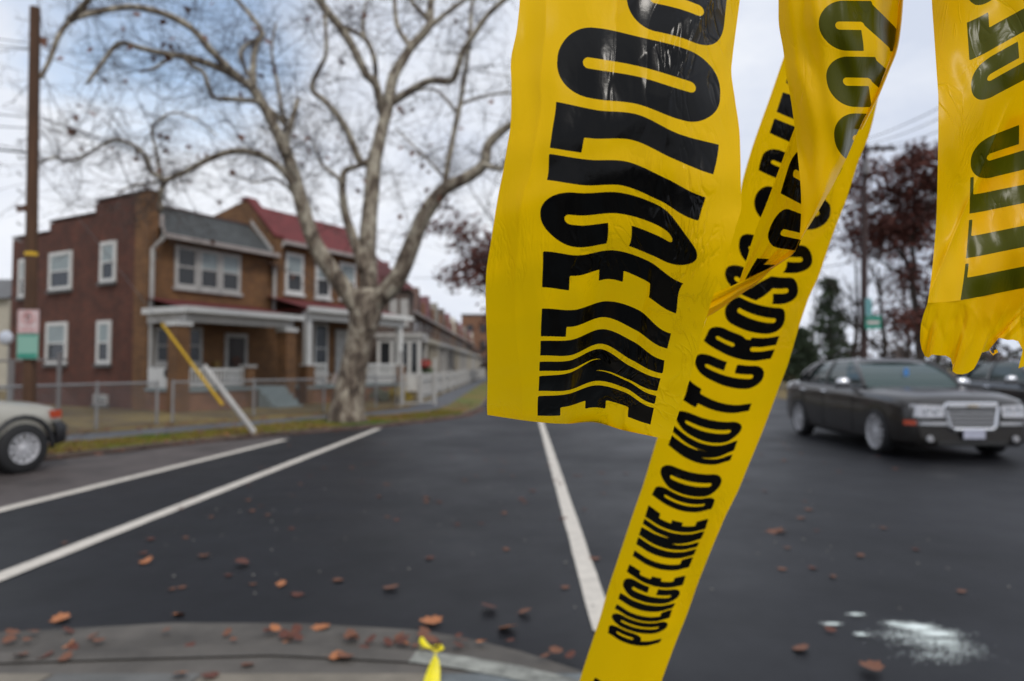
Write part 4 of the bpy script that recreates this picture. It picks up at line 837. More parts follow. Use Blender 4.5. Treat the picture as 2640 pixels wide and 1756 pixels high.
def sedan(name, loc, rz, paint_m, label, detail=True):
    r_ = empty(name, loc, rz, label, 'car')
    st = [(-2.52, .42, .86, .93, .62), (-2.47, .30, 1.0, 1.06, .82), (-2.3, .24, 1.06, 1.11, .90), (-1.9, .22, 1.07, 1.13, .935), (-1.3, .19, 1.06, 1.12, .94), (-.4, .18, 1.04, 1.09, .945), (.5, .18, 1.02, 1.06, .945), (.95, .18, 1.0, 1.07, .945), (1.5, .19, .97, 1.06, .945), (1.95, .2, .94, 1.02, .93), (2.25, .2, .89, .98, .90), (2.38, .22, .85, .93, .84), (2.44, .28, .79, .86, .76)]
    b = MB(); rows = [ring(x, zb, zs, zt, w_) for x, zb, zs, zt, w_ in st]; b.grid(rows, closed=True); n = len(rows[0]); b.f.append(tuple(range(n))[::-1]); b.m.append(0); b.f.append(tuple(len(b.v) - n + i for i in range(n))); b.m.append(0)
    b.f = [f[::-1] for f in b.f]
    body = b.build('body', paint_m, r_)
    cut = []
    for x in (1.53, -1.52):
        for s in (-1, 1):
            c = MB(); c.lathe([(0, -.2), (.44, -.2), (.44, .2), (0, .2)], 36, 'y'); co = c.build('cutter', paint_m); co.location = Vector(loc) + Matrix.Rotation(rz, 3, 'Z') @ Vector((x, s * .86, .36)); co.rotation_euler = (0, 0, rz); cut.append(co)
    bpy.context.view_layer.update(); apply_bool(body, cut)
    for p in body.data.polygons: p.use_smooth = True
    try: body.data.set_sharp_from_angle(angle=math.radians(32))
    except Exception: pass
    b = MB(); b.box(-2.3, 2.2, -.70, .70, .2, .55); b.build('underbody', black_pl, r_)
    # greenhouse
    def gh(x, z, w_): return (x, z, w_)
    G_ = [[(-1.92, 1.04, .76), (-1.20, 1.40, .60), (-.5, 1.45, .62), (.25, 1.44, .62), (1.12, .985, .80)]]
    b = MB(); base = [(-1.75, .78), (-1.2, .83), (-.4, .845), (.4, .845), (.92, .80)]; top = [(-1.15, .60), (-1.0, .635), (-.4, .66), (.1, .655), (.24, .62)]
    zb_ = [1.10, 1.09, 1.07, 1.05, 1.05]; zt2 = [1.44, 1.47, 1.50, 1.50, 1.47]
    rows = [[(x, -w_, zb_[i]) for i, (x, w_) in enumerate(base)] + [(x, w_, zb_[i]) for i, (x, w_) in reversed(list(enumerate(base)))], [(x, -w_, zt2[i]) for i, (x, w_) in enumerate(top)] + [(x, w_, zt2[i]) for i, (x, w_) in reversed(list(enumerate(top)))]]
    mid = []
    for p, q in zip(rows[0], rows[1]):
        m_ = [(p[k] + q[k]) / 2 for k in range(3)]; m_[1] *= 1.05; m_[0] += .07 if p[0] > .9 else (-.05 if p[0] < -1.7 else 0); m_[2] += .02; mid.append(tuple(m_))
    q1 = [tuple(p[k] * .75 + q[k] * .25 + (m[k] - (p[k] + q[k]) / 2) * .75 for k in range(3)) for p, q, m in zip(rows[0], rows[1], mid)]; q3 = [tuple(p[k] * .25 + q[k] * .75 + (m[k] - (p[k] + q[k]) / 2) * .75 for k in range(3)) for p, q, m in zip(rows[0], rows[1], mid)]
    b.grid([rows[0], q1, mid, q3, rows[1]], closed=True); b.build('windows', carglass, r_, smooth=False)
    b = MB(); rr = []
    for x, z, w_ in ((-1.28, 1.425, .57), (-1.1, 1.485, .645), (-.4, 1.53, .67), (.05, 1.525, .665), (.24, 1.49, .635), (.32, 1.45, .62)):
        rr.append([(x, -w_ - .015, z - .045), (x, -w_ * .93, z - .01), (x, -w_ * .5, z + .018), (x, 0, z + .025), (x, w_ * .5, z + .018), (x, w_ * .93, z - .01), (x, w_ + .015, z - .045)])
    b.grid(rr); b.build('roof', paint_m, r_, smooth=True)
    for s in (-1, 1):
        [(lambda bb: (bb.tube([p, tuple(p[k] * .75 + q[k] * .25 + e[k] * .75 for k in range(3)), tuple((p[k] + q[k]) / 2 + e[k] for k in range(3)), tuple(p[k] * .25 + q[k] * .75 + e[k] * .75 for k in range(3)), q], w_, 6), bb.build('pillar', paint_m, r_)))(MB()) for p, q, w_, e in (((.92, s * .80, 1.05), (.26, s * .63, 1.47), .035, (.07, s * .036, .02)), ((-.42, s * .85, 1.07), (-.42, s * .66, 1.49), .035, (0, s * .036, .02)), ((-1.75, s * .79, 1.10), (-1.15, s * .61, 1.45), .07, (-.05, s * .036, .02)), ((-1.35, s * .82, 1.10), (-1.02, s * .64, 1.47), .06, (0, s * .036, .02)))]
        b = MB(); b.tube([(.9, s * .83, 1.06), (.4, s * .86, 1.06), (-.4, s * .86, 1.08), (-1.3, s * .845, 1.10), (-1.75, s * .8, 1.11)], .012, 5); b.build('belt_trim', chrome, r_)
        for x in (-.2, -1.15): b = MB(); b.tube([(x, s * .965, .93), (x - .2, s * .965, .935)], .022, 6); b.build('door_handle', chrome, r_)
        for x in (.75, -.42, -1.35): b = MB(); b.box(x - .004, x + .004, s * .943 - .006, s * .943 + .006, .3, .9); b.build('door_seam', blk, r_)
        mi = MB(); mi.lathe([(0, -.12), (.05, -.115), (.085, -.06), (.09, .05), (.06, .11), (0, .12)], 14, 'y'); mo = mi.build('side_mirror', chrome, r_, smooth=True); mo.location = (.62, s * 1.02, 1.12); mo.scale = (.7, 1.0, .85)
        mk = MB(); mk.box(-.05, .05, -.09 if s > 0 else -.14, .14 if s < 0 and False else .1, -.12, -.05); mk.build('mirror_base', black_pl, mo)
        # lamps
        b = MB(); rows = []
        for x, y0, y1, z0, z1 in ((2.47, .40, .64, .645, .825), (2.45, .64, .76, .645, .83), (2.36, .76, .84, .66, .835)): rows.append([(x + .012, s * y1, z0), (x - .02, s * y1, z1)])
        rows.insert(0, [(2.49, s * .42, .65), (2.46, s * .42, .82)]); b.grid(rows); b.f = [f if s > 0 else f[::-1] for f in b.f]; hl = b.build('headlight', lamp_g, r_)
        for yy in (.51, .65): q = MB(); q.lathe([(0, .0), (.055, -.002), (.06, .015)], 14, 'y', (0, 0, 0)); qo = q.build('reflector', chrome, hl); qo.location = (2.487 - (yy - .5) * .05, s * yy, .74); qo.rotation_euler = (0, 0, -math.pi / 2 - s * .2 + math.pi)
        b = MB(); b.grid([[(2.49, s * .38, .53), (2.49, s * .38, .585)], [(2.475, s * .62, .53), (2.475, s * .62, .585)], [(2.43, s * .78, .53), (2.43, s * .78, .585)]]); b.f = [f if s > 0 else f[::-1] for f in b.f]; b.build('bumper_strip', chrome, r_)
        b = MB(); b.grid([[(2.44, s * .80, .53), (2.435, s * .80, .60)], [(2.33, s * .93, .53), (2.33, s * .93, .60)]]); b.f = [f if s > 0 else f[::-1] for f in b.f]; b.build('side_marker', orange, r_)
        b = MB(); b.lathe([(0, .01), (.045, .008), (.055, -.01)], 14, 'y'); fo = b.build('fog_lamp', lamp_g, r_); fo.location = (2.475, s * .62, .33); fo.rotation_euler = (0, 0, -math.pi / 2)
    for x in (1.53, -1.52):
        for s in (-1, 1): wheel(r_, x, s * .85, .355, .23, s, frac=.77)
    b = MB(); b.box(2.36, 2.45, -.35, .35, .50, .80); b.build('grille_back', blk, r_)
    b = MB(); fr = [(-.37, .845), (.37, .845), (.39, .79), (.33, .51), (.27, .47), (-.27, .47), (-.33, .51), (-.39, .79), (-.37, .845)]; b.tube([(2.475 - (z - .4) * .09, y, z) for y, z in fr], .028, 6)
    b.box(2.43, 2.48, -.36, .36, .79, .85); b.build('grille_frame', chrome, r_)
    b = MB()
    for k in range(4): z = .545 + k * .06; b.box(2.452, 2.468 - (z - .4) * .03, -.345, .345, z - .011, z + .011)
    b.build('grille_bars', chrome, r_)
    b = MB(); b.box(2.495, 2.505, -.155, .155, .34, .48); b.build('licence_plate', plate, r_)
    b = MB(); b.box(2.40, 2.462, -.5, .5, .24, .30); b.build('lower_intake', blk, r_)
    b = MB(); b.box(2.485, 2.50, -.07, .07, .80, .835); b.build('hood_badge', mat('badge', (.5, .42, .3), .3, metal=.7), r_)
    if detail:
        b = MB(); b.box(.60, .61, -.02, .06, 1.12, 1.29); b.build('blue_placard', mat('placard', (.05, .2, .5), .5), r_); o_ = r_.children[-1]
        o_ = [c for c in r_.children if c.name.startswith('blue_placard')][0]; o_.location = (.10, 0.0, .07)
    return r_
cy = 10.95 + 1.53
sedan('sedan_car', (6.81, 12.52, 0), math.radians(-91.2), carpaint, 'dark grey sedan with chrome grille driving towards the camera')
sedan('sedan_car', (11.75, 15.2, 0), math.radians(-93), carpaint2, 'black sedan cut off by the right edge, behind the grey one', detail=False)
# SUV at the left edge
def suv(loc, rz, sc_):
    r_ = empty('suv_car', loc, rz, 'beige off-road car with black bumper, only its nose in frame at left', 'car'); r_.scale = (sc_,) * 3
    st = [(-2.25, .55, 1.0, 1.05, .80), (-2.15, .45, 1.08, 1.1, .88), (-1.3, .42, 1.08, 1.1, .90), (0, .42, 1.05, 1.08, .90), (.6, .42, 1.04, 1.10, .90), (1.2, .44, 1.02, 1.10, .90), (1.7, .48, .98, 1.06, .89), (1.92, .52, .93, 1.01, .86), (2.02, .56, .86, .95, .80)]
    b = MB(); rows = [ring(*a) for a in st]; b.grid(rows, closed=True); n = len(rows[0]); b.f.append(tuple(range(n))[::-1]); b.m.append(0); b.f.append(tuple(len(b.v) - n + i for i in range(n))); b.m.append(0); b.f = [f[::-1] for f in b.f]
    body = b.build('body', silver_p, r_); cut = []
    bpy.context.view_layer.update()
    for x in (1.38, -1.35):
        for s in (-1, 1):
            c = MB(); c.lathe([(0, -.26), (.43, -.26), (.43, .26), (0, .26)], 36, 'y'); co = c.build('cutter', silver_p, r_); co.location = (x, s * .86, .40); cut.append(co)
    bpy.context.view_layer.update(); apply_bool(body, cut)
    for p in body.data.polygons: p.use_smooth = True
    try: body.data.set_sharp_from_angle(angle=math.radians(32))
    except Exception: pass
    b = MB(); b.box(-2.1, 1.9, -.7, .7, .4, .7); b.build('underbody', black_pl, r_)
    for s in (-1, 1):
        for x in (1.38, -1.35):
            wheel(r_, x, s * .82, .375, .25, s, spokes=6, frac=.6)
            b = MB(); b.tube([(x + .445 * math.cos(t), s * .90, .40 + .445 * math.sin(t)) for t in [(-.15 + i * (3.44 / 12)) for i in range(13)]], .035, 6); b.build('fender_flare', black_pl, r_, smooth=True)
        b = MB(); b.grid([[(2.03, s * .62, .78), (2.0, s * .62, .93)], [(1.98, s * .80, .78), (1.96, s * .80, .93)]]); b.build('headlight', lamp_g, r_)
        b = MB(); b.box(1.80, 1.97, s * .868 - .02, s * .868 + .02, .80, .92); b.build('turn_signal', orange, r_)
        b = MB(); b.lathe([(0, -.1), (.08, -.09), (.1, 0), (.08, .09), (0, .1)], 12, 'y'); mo = b.build('side_mirror', black_pl, r_); mo.location = (.55, s * 1.02, 1.2)
    b = MB()
    rows = []
    for x, y in ((1.86, -.93), (2.02, -.90), (2.12, -.80), (2.16, -.5), (2.17, 0), (2.16, .5), (2.12, .80), (2.02, .90), (1.86, .93)): rows.append([(x - .06, y * .95, .38), (x, y, .42), (x + .01, y, .66), (x - .05, y * .96, .74), (x - .3, y * .9, .75)])
    b.grid(rows); b.build('bumper', black_pl, r_, smooth=True)
    b = MB(); b.box(2.0, 2.05, -.6, .6, .78, .92); b.build('grille', blk, r_)
    b = MB(); base = [(-2.2, .82), (-.5, .86), (.95, .82)]; top = [(-2.0, .68), (-.5, .70), (.25, .68)]
    b.grid([[(x, -w_, 1.09) for x, w_ in base] + [(x, w_, 1.09) for x, w_ in base[::-1]], [(x, -w_, 1.68) for x, w_ in top] + [(x, w_, 1.68) for x, w_ in top[::-1]]], closed=True); b.build('windows', carglass, r_)
    b = MB(); b.prism([(-2.05, -.7), (.3, -.7), (.36, 0), (.3, .7), (-2.05, .7)], 1.68, 1.76); b.build('roof', silver_p, r_)
    for s in (-1, 1):
        for p, q, w_ in (((.95, s * .82, 1.09), (.27, s * .69, 1.69), .04), ((-.5, s * .865, 1.08), (-.5, s * .705, 1.69), .05), ((-2.2, s * .82, 1.09), (-2.0, s * .69, 1.69), .07)): b = MB(); b.tube([p, q], w_, 6); b.build('pillar', silver_p, r_)
    return r_
hd = Vector((math.sin(math.radians(21)), math.cos(math.radians(21)))); wc = G(47, 1091); s_ = .87
lft = Vector((-hd.y, hd.x)); cpos = Vector((wc.x, wc.y)) - hd * 1.38 * s_ + lft * .86 * s_
suv((cpos.x, cpos.y, 0.004), math.atan2(hd.y, hd.x), s_)

# ---------------------------------------------------------------- things in the yard
def pumpkin(loc, r_, label):
    q = empty('pumpkin', loc, 0, label, 'pumpkin'); b = MB(); rows = []
    for i in range(9):
        ph = math.pi * i / 8; rows.append([(r_ * math.sin(ph) * (1 + .08 * math.cos(8 * t)) * math.cos(t), r_ * math.sin(ph) * (1 + .08 * math.cos(8 * t)) * math.sin(t), r_ * .8 * (1 - math.cos(ph))) for t in [2 * math.pi * j / 32 for j in range(32)]])
    b.grid(rows, closed=True); b.f = [f[::-1] for f in b.f]; b.build('shell', pumpk, q, smooth=True); b = MB(); b.tube([(0, 0, r_ * 1.55), (.02, 0, r_ * 1.8)], [.03, .02], 6); b.build('stalk', bark2, q)
p = G(560, 925, .15); pumpkin(tuple(p), .17, 'left orange pumpkin below the porch steps pier'); p = G(583, 930, .15); pumpkin(tuple(p), .15, 'right orange pumpkin below the porch steps pier')
# pale planter urn by the second porch
p = G(752, 925, .15); q = empty('garden_ornament', (p.x, p.y + .4, .15), 0, 'pale butterfly shaped garden ornament on a thin stake left of the sycamore', 'ornament')
b = MB(); b.tube([(0, 0, 0), (0, 0, .75)], .02, 6); b.build('stake', galv, q)
for s in (-1, 1):
    b = MB(); pts = [(0, .62), (.12 * s, .98), (.26 * s, 1.0), (.24 * s, .8), (.2 * s, .62), (.1 * s, .55)]; n = len(pts); b.v = [(x, -.02, z) for x, z in pts] + [(x, .02, z) for x, z in pts]; b.f = [tuple(range(n)), tuple(range(2 * n - 1, n - 1, -1))] + [(i, i + n, (i + 1) % n + n, (i + 1) % n) for i in range(n)]; b.m = [0] * len(b.f); b.build('wing', mat('ornament_pink', (.5, .42, .38), .6), q)
p = W(978, 838, 30.5); q = empty('hanging_flower_basket', tuple(p), 0, 'red hanging flowers beyond the enclosed porch', 'flower basket'); b = MB(); random.seed(3); leafquads(b, Vector((0, 0, 0)), (.28, .28, .22), 160, .06); b.build('flowers', mat('red_flower', (.5, .03, .02), .6), q)
b = MB(); b.lathe([(0, -.28), (.14, -.26), (.22, -.1)], 12, 'z'); b.build('basket', bark2, q); b = MB(); b.tube([(0, 0, -.1), (0, 0, .8)], .01, 4); b.build('chain', blk, q)
p = G(700, 925, .14); q = empty('trash_bin', (p.x - .15, p.y + .35, .14), 0, 'small black bin at the corner of the second porch', 'bin'); b = MB(); b.lathe([(0, 0), (.17, 0), (.2, .55), (.21, .56)], 16, 'z'); b.build('body', black_pl, q); b = MB(); b.lathe([(.215, .56), (.2, .62), (0, .65)], 16, 'z'); b.build('lid', black_pl, q)

# ---------------------------------------------------------------- leaves
def leaf_mesh(name, m, seed, s=1.0):
    rg = random.Random(seed); pr = [(0, .02), (.16, .12), (.44, .10), (.46, .32), (.66, .50), (.50, .62), (.42, .90), (.20, .86), (0, 1.10)]
    out_ = [(x, y) for x, y in pr] + [(-x, y) for x, y in pr[-2:0:-1]]; c1, c2, c3 = rg.uniform(.05, .5), rg.uniform(-.25, .4), rg.uniform(-.2, .2)
    hz_ = lambda x, y: c1 * x * x + c2 * (y - .5) ** 2 * .6 + c3 * x * y
    b = MB(); cen = [(0, .5)]; V = [(x * s, y * s, hz_(x, y) * s) for x, y in out_]; zc_ = hz_(0, .5) * s; b.v = V + [(0, .5 * s, zc_)]; n = len(V)
    b.f = [(i, (i + 1) % n, n) for i in range(n)]; b.m = [0] * n; b.v += [(0, 0, hz_(0, 0) * s), (.01 * s, -.3 * s, hz_(0, 0) * s + .02 * s), (-.012 * s, -.3 * s, hz_(0, 0) * s + .03 * s)]; b.f.append((n + 1, n + 2, n + 3)); b.m.append(0)
    me = bpy.data.meshes.new(name); me.from_pydata(b.v, [], b.f); me.materials.append(m); return me
LM = [leaf_mesh('fallen_leaf', [leaf_b, leaf_d, leaf_o][i % 3], i) for i in range(9)]
def leaf(x, y, z, s, k, label, group, tilt=.15):
    o = bpy.data.objects.new('fallen_leaf', LM[k % 9]); col.objects.link(o); me = LM[k % 9]; mn = min(v.co.z for v in me.vertices) * s
    o.location = (x, y, z - mn + .004 + tilt * s * .3); o.scale = (s,) * 3; o.rotation_euler = (random.uniform(-tilt, tilt), random.uniform(-tilt, tilt), random.uniform(0, 6.28)); return tag(o, label, 'leaf', group)
random.seed(12)
spec = [(165, 1423, 2, .10, 'dry tan leaf lying alone on asphalt near the left of the kerb'), (660, 1347, 2, .085, 'pale curled leaf on asphalt straight below the sycamore'), (897, 1353, 0, .085, 'rounded brown leaf on asphalt right of the pale curled one'), (1185, 1447, 2, .10, 'large tan lobed leaf on asphalt left of the white lane line'), (1195, 1418, 0, .075, 'brown leaf just behind the large tan lobed leaf'), (327, 1295, 2, .08, 'small tan leaf on asphalt near the second crosswalk line'), (400, 1420, 2, .06, 'small tan leaf between the crosswalk line and the kerb'), (1785, 1222, 0, .12, 'red brown leaf on asphalt right of the long tape'), (1862, 1502, 0, .08, 'red brown leaf left of the white powder'), (1915, 1460, 1, .05, 'dark leaf scrap beside the white crumbs'), (2030, 1558, 0, .10, 'red brown leaf at the bottom edge below the powder'), (745, 1443, 2, .09, 'tan leaf on the gutter edge, left of the leaf cluster'), (1000, 1445, 2, .11, 'large tan leaf resting over the yellow tape knot'), (1140, 1402, 1, .09, 'dark leaf on asphalt above the large tan lobed leaf'), (575, 1300, 1, .10, 'reddish leaf on asphalt in the middle of the lane')]
for x, y, k, s, l in spec:
    g = G(x, y); leaf(g.x, g.y, 0.002 if y < 1500 else .01, s, k + 3 * random.randint(0, 2), l, None, .3)
for i in range(150):     # scattered over the road, thinner with distance to the kerb
    if i < 95: x, y = random.uniform(-3.6, 3.2), random.uniform(3.9, 10)
    else: x, y = random.uniform(-4, 8), random.uniform(9, 20)
    leaf(x, y, .003, random.uniform(.035, .075), random.choice((0, 3, 1, 6, 4, 7, 3, 6)), 'dry brown leaf lying flat on the dark asphalt', 'leaves scattered over the asphalt', .06)
for i in range(52):      # caught in the gutter of the near corner
    f = random.random(); dx = -100 + f * 1500
    if 200 < dx < 620 and random.random() < .35: dx += 350
    dy = 1452 + random.uniform(0, 42) + max(0, (dx - 1000) * .12)
    if random.random() < .3: dx = random.uniform(800, 1000); dy = random.uniform(1462, 1492)
    g = G(dx, dy, .03); leaf(g.x, g.y, .03, random.uniform(.035, .065), random.choice((0, 1, 3, 4, 6, 7, 2)), 'curled brown leaf caught in the gutter of the near kerb', 'leaves in the near gutter', .45)
for i in range(8):
    g = G(random.uniform(0, 1000), random.uniform(1505, 1565), .12); leaf(g.x, g.y, .12, random.uniform(.05, .075), random.randint(0, 8), 'brown leaf lying on the near sidewalk slabs', 'leaves on the near sidewalk', .3)
for i in range(45):
    y = random.uniform(9.5, 19); x = wid(kerbF, y) + random.uniform(-.9, .3); leaf(x, y, vz(x, y) + .01 if x < wid(kerbF, y) else .01, random.uniform(.07, .12), random.randint(0, 8), 'brown leaf on the grass verge near the far kerb', 'leaves on the far verge', .3)
random.seed(8); b = MB()
for i in range(2600):
    y = random.uniform(8.5, 24); x = wid(kerbF, y) - random.uniform(-.25, 4.5) ; z = (vz(x, y) + .008 if x > wid(vergF, y) else .135) if x < wid(kerbF, y) - .11 else .01
    if wid(yardF, y) < x < wid(vergF, y) and random.random() < .8: continue
    a = random.uniform(0, 6.28); s = random.uniform(.02, .06); b.poly([(x + s * math.cos(a + t) * (1 if t != 1.57 else .7), y + s * math.sin(a + t), z + random.uniform(.005, .03)) for t in (0, 1.57, 3.14, 4.71)])
tag(b.build('leaf_litter', leaf_b), kind='stuff')
random.seed(9); b = MB()
for i in range(16000):
    y = random.uniform(8.5, 20); x = random.uniform(wid(vergF, y), wid(kin, y)); h = random.uniform(.02, .06); a = random.uniform(0, 3.14); dx_, dy_ = .012 * math.cos(a), .012 * math.sin(a); gz = vz(x, y) - .003
    b.poly([(x - dx_, y - dy_, gz), (x + dx_, y + dy_, gz), (x + random.uniform(-.02, .02), y + random.uniform(-.02, .02), gz + h)])
tag(b.build('grass_blades', mat('grass_blade', (.09, .17, .006), .9, c2=(.24, .14, .03), vscale=.45, var=.1)), kind='stuff')
# pebbles and grit
random.seed(14)
for x, y, s, m in ((1148 / K + 0, 0, 0, 0),): pass
b = MB()
for i in range(90):
    x, y, s = random.uniform(-3, 3.4), random.uniform(3.6, 8), random.uniform(.004, .010); b.lathe([(0, -s), (s, 0), (0, s)], 6, 'z', (x, y, s * .8))
tag(b.build('road_grit', mat('grit', (.22, .21, .19), .8)), kind='stuff')
# white powder spill
def powder():
    m = bpy.data.materials.new('white_powder'); m.use_nodes = True; t = m.node_tree; b = t.nodes['Principled BSDF']; b.inputs['Base Color'].default_value = (.74, .80, .78, 1); b.inputs['Roughness'].default_value = .95
    at = N(t, 'ShaderNodeAttribute', attribute_name='dens'); g = N(t, 'ShaderNodeTexCoord'); n = N(t, 'ShaderNodeTexNoise', Scale=30.0, Detail=10.0, Roughness=.85); ad = N(t, 'ShaderNodeMath', operation='ADD'); mr = N(t, 'ShaderNodeMapRange'); mr.inputs[1].default_value = .85; mr.inputs[2].default_value = 1.5
    t.links.new(g.outputs['Object'], n.inputs['Vector']); t.links.new(at.outputs['Fac'], ad.inputs[0]); t.links.new(n.outputs[0], ad.inputs[1]); t.links.new(ad.outputs[0], mr.inputs[0]); t.links.new(mr.outputs[0], b.inputs['Alpha'])
    nx, ny = 90, 70; x0, x1, y0, y1 = 1.80, 2.75, 3.2, 4.05; V = []; D = []
    blobs = [(2110, 1447, .10, .05, 1.0), (2155, 1462, .11, .045, .9), (2060, 1440, .05, .03, .7), (2175, 1482, .09, .05, .6), (2130, 1480, .16, .07, .42), (2200, 1500, .12, .07, .32), (2160, 1515, .12, .06, .28), (2070, 1465, .12, .05, .30), (1972, 1418, .035, .014, 1.0), (1915, 1440, .04, .014, .95), (1982, 1464, .026, .015, 1.0)]
    BL = [(G(a, c), r1, r2, s) for a, c, r1, r2, s in blobs]
    for j in range(ny):
        for i in range(nx):
            x = x0 - .15 + (x1 - x0 + .15) * i / (nx - 1); y = y0 + (y1 - y0) * j / (ny - 1); d = 0
            for g_, r1, r2, s in BL:
                ux, uy = (x - g_.x), (y - g_.y); q = math.exp(-((ux / r1) ** 2 + (uy / r2) ** 2)); d = max(d, s * q)
            V.append((x, y, .006 + .006 * d)); D.append(d * 1.25)
    bb = MB(); bb.v = V; bb.f = [(j * nx + i, j * nx + i + 1, (j + 1) * nx + i + 1, (j + 1) * nx + i) for j in range(ny - 1) for i in range(nx - 1)]; bb.m = [0] * len(bb.f); o = bb.build('spilled_powder', m); at_ = o.data.attributes.new('dens', 'FLOAT', 'POINT'); at_.data.foreach_set('value', D); tag(o, kind='stuff')
    rg = random.Random(77); gr = MB()
    for g_, r1, r2, s in BL:
        for _ in range(int(90 + 2600 * s * r1 * 3)):
            x, y = g_.x + rg.gauss(0, r1 * .6), g_.y + rg.gauss(0, r2 * .66); q = rg.uniform(.0009, .0030) * (1.5 if rg.random() < .06 else 1); a = rg.uniform(0, 6)
            gr.poly([(x + q * math.cos(a), y + q * math.sin(a), .009), (x + q * math.cos(a + 2.1), y + q * math.sin(a + 2.1), .009), (x + q * math.cos(a + 4.2), y + q * math.sin(a + 4.2), .009), ]); b0_ = len(gr.v) - 3; gr.v.append((x, y, .009 + q * 1.5)); t4 = b0_ + 3
            for i, j in ((0, 1), (1, 2), (2, 0)): gr.f.append((b0_ + i, b0_ + j, t4)); gr.m.append(0)
    return tag(gr.build('spilled_grains', mat('white_grain', (.72, .78, .76), .9)), kind='stuff')
powder()

# ---------------------------------------------------------------- police tape: glyph shapes as distance fields
def bx_(x, y, x0, x1, y0, y1): return np.maximum(np.maximum(x0 - x, x - x1), np.maximum(y0 - y, y - y1))
def rb_(x, y, x0, x1, y0, y1, r):
    cx, cy_ = (x0 + x1) / 2, (y0 + y1) / 2; qx = np.abs(x - cx) - (x1 - x0) / 2 + r; qy = np.abs(y - cy_) - (y1 - y0) / 2 + r
    return np.hypot(np.maximum(qx, 0), np.maximum(qy, 0)) + np.minimum(np.maximum(qx, qy), 0) - r
def cp_(x, y, ax, ay, bx, by, r):
    dx, dy = bx - ax, by - ay; h = np.clip(((x - ax) * dx + (y - ay) * dy) / (dx * dx + dy * dy), 0, 1); return np.hypot(x - ax - dx * h, y - ay - dy * h) - r
def pl_(x, y, pts):
    if sum(pts[i][0] * pts[(i + 1) % len(pts)][1] - pts[(i + 1) % len(pts)][0] * pts[i][1] for i in range(len(pts))) < 0: pts = pts[::-1]
    d = None
    for i in range(len(pts)):
        (ax, ay), (bx, by) = pts[i], pts[(i + 1) % len(pts)]; l = math.hypot(bx - ax, by - ay); e = ((x - ax) * (by - ay) - (y - ay) * (bx - ax)) / l; d = e if d is None else np.maximum(d, e)
    return d
mn, mxx = np.minimum, np.maximum
WD = dict(P=.42, O=.43, L=.31, I=.18, C=.43, E=.30, N=.45, D=.43, T=.36, R=.43, S=.43, M=.62, l=.31)
def glyph(c, x, y):
    if c == 'O': return mxx(rb_(x, y, 0, .43, 0, 1, .205), -cp_(x, y, .215, .19, .215, .81, .033))
    if c == 'C': return mxx(mxx(rb_(x, y, 0, .43, 0, 1, .205), -cp_(x, y, .215, .19, .215, .81, .036)), -bx_(x, y, .2, 9, .43, .58))
    if c == 'D': return mxx(mn(rb_(x, y, 0, .43, 0, 1, .2), bx_(x, y, 0, .2, 0, 1)), -cp_(x, y, .215, .19, .215, .81, .033))
    if c == 'P': return mxx(mn(mn(rb_(x, y, 0, .42, .40, 1, .19), bx_(x, y, 0, .2, .40, 1)), bx_(x, y, 0, .18, 0, 1)), -cp_(x, y, .215, .57, .215, .83, .033))
    if c == 'R': return mxx(mxx(mn(mn(rb_(x, y, 0, .43, .44, 1, .19), bx_(x, y, 0, .2, 0, 1)), mn(bx_(x, y, .2, .43, 0, .42), bx_(x, y, .1, .37, .35, .52))), -cp_(x, y, .215, .64, .215, .84, .033)), -cp_(x, y, .215, -.2, .215, .34, .036))
    if c == 'S':
        d = rb_(x, y, 0, .43, 0, 1, .205)
        d = mxx(d, -cp_(x, y, .215, .83, .215, .66, .035)); d = mxx(d, -cp_(x, y, .215, .17, .215, .34, .035))
        d = mxx(d, -pl_(x, y, [(.18, .655), (.6, .655), (.6, .40), (.40, .44)])); d = mxx(d, -pl_(x, y, [(.25, .345), (-.2, .345), (-.2, .60), (.03, .56)]))
        return d
    if c == 'E': return mn(mn(bx_(x, y, 0, .18, 0, 1), bx_(x, y, 0, .30, 0, .2)), mn(bx_(x, y, 0, .28, .42, .60), bx_(x, y, 0, .30, .8, 1)))
    if c == 'L': return mn(bx_(x, y, 0, .18, 0, 1), bx_(x, y, 0, .31, 0, .2))
    if c == 'l': return mn(bx_(x, y, 0, .18, 0, 1), bx_(x, y, 0, .31, 0, .035))
    if c == 'I': return bx_(x, y, 0, .18, 0, 1)
    if c == 'T': return mn(bx_(x, y, 0, .36, .8, 1), bx_(x, y, .09, .27, 0, 1))
    if c == 'N': return mxx(mxx(bx_(x, y, 0, .45, 0, 1), -pl_(x, y, [(.145, -.1), (.24, -.1), (.145, .55)])), -pl_(x, y, [(.305, 1.1), (.21, 1.1), (.305, .45)]))
    if c == 'M': return mxx(mxx(mxx(bx_(x, y, 0, .62, 0, 1), -pl_(x, y, [(.15, -.1), (.23, -.1), (.15, .6)])), -pl_(x, y, [(.47, -.1), (.39, -.1), (.47, .6)])), -pl_(x, y, [(.24, 1.1), (.38, 1.1), (.31, .4)]))
def layout(txt, t0=0.0, gap=.05, space=.17):
    o = []; t = t0
    for c in txt:
        if c == ' ': t += space - gap; continue
        o.append((c, t)); t += WD[c] + gap
    return o
def ink(lay, t, u):
    f = (u - .22) / .67; d = np.full(t.shape, 9.0)
    for c, t0 in lay:
        sel = (t > t0 - .1) & (t < t0 + WD[c] + .1)
        if sel.any(): d[sel] = np.minimum(d[sel], glyph(c, t[sel] - t0, f[sel]))
    return np.clip(d, -.05, .05)
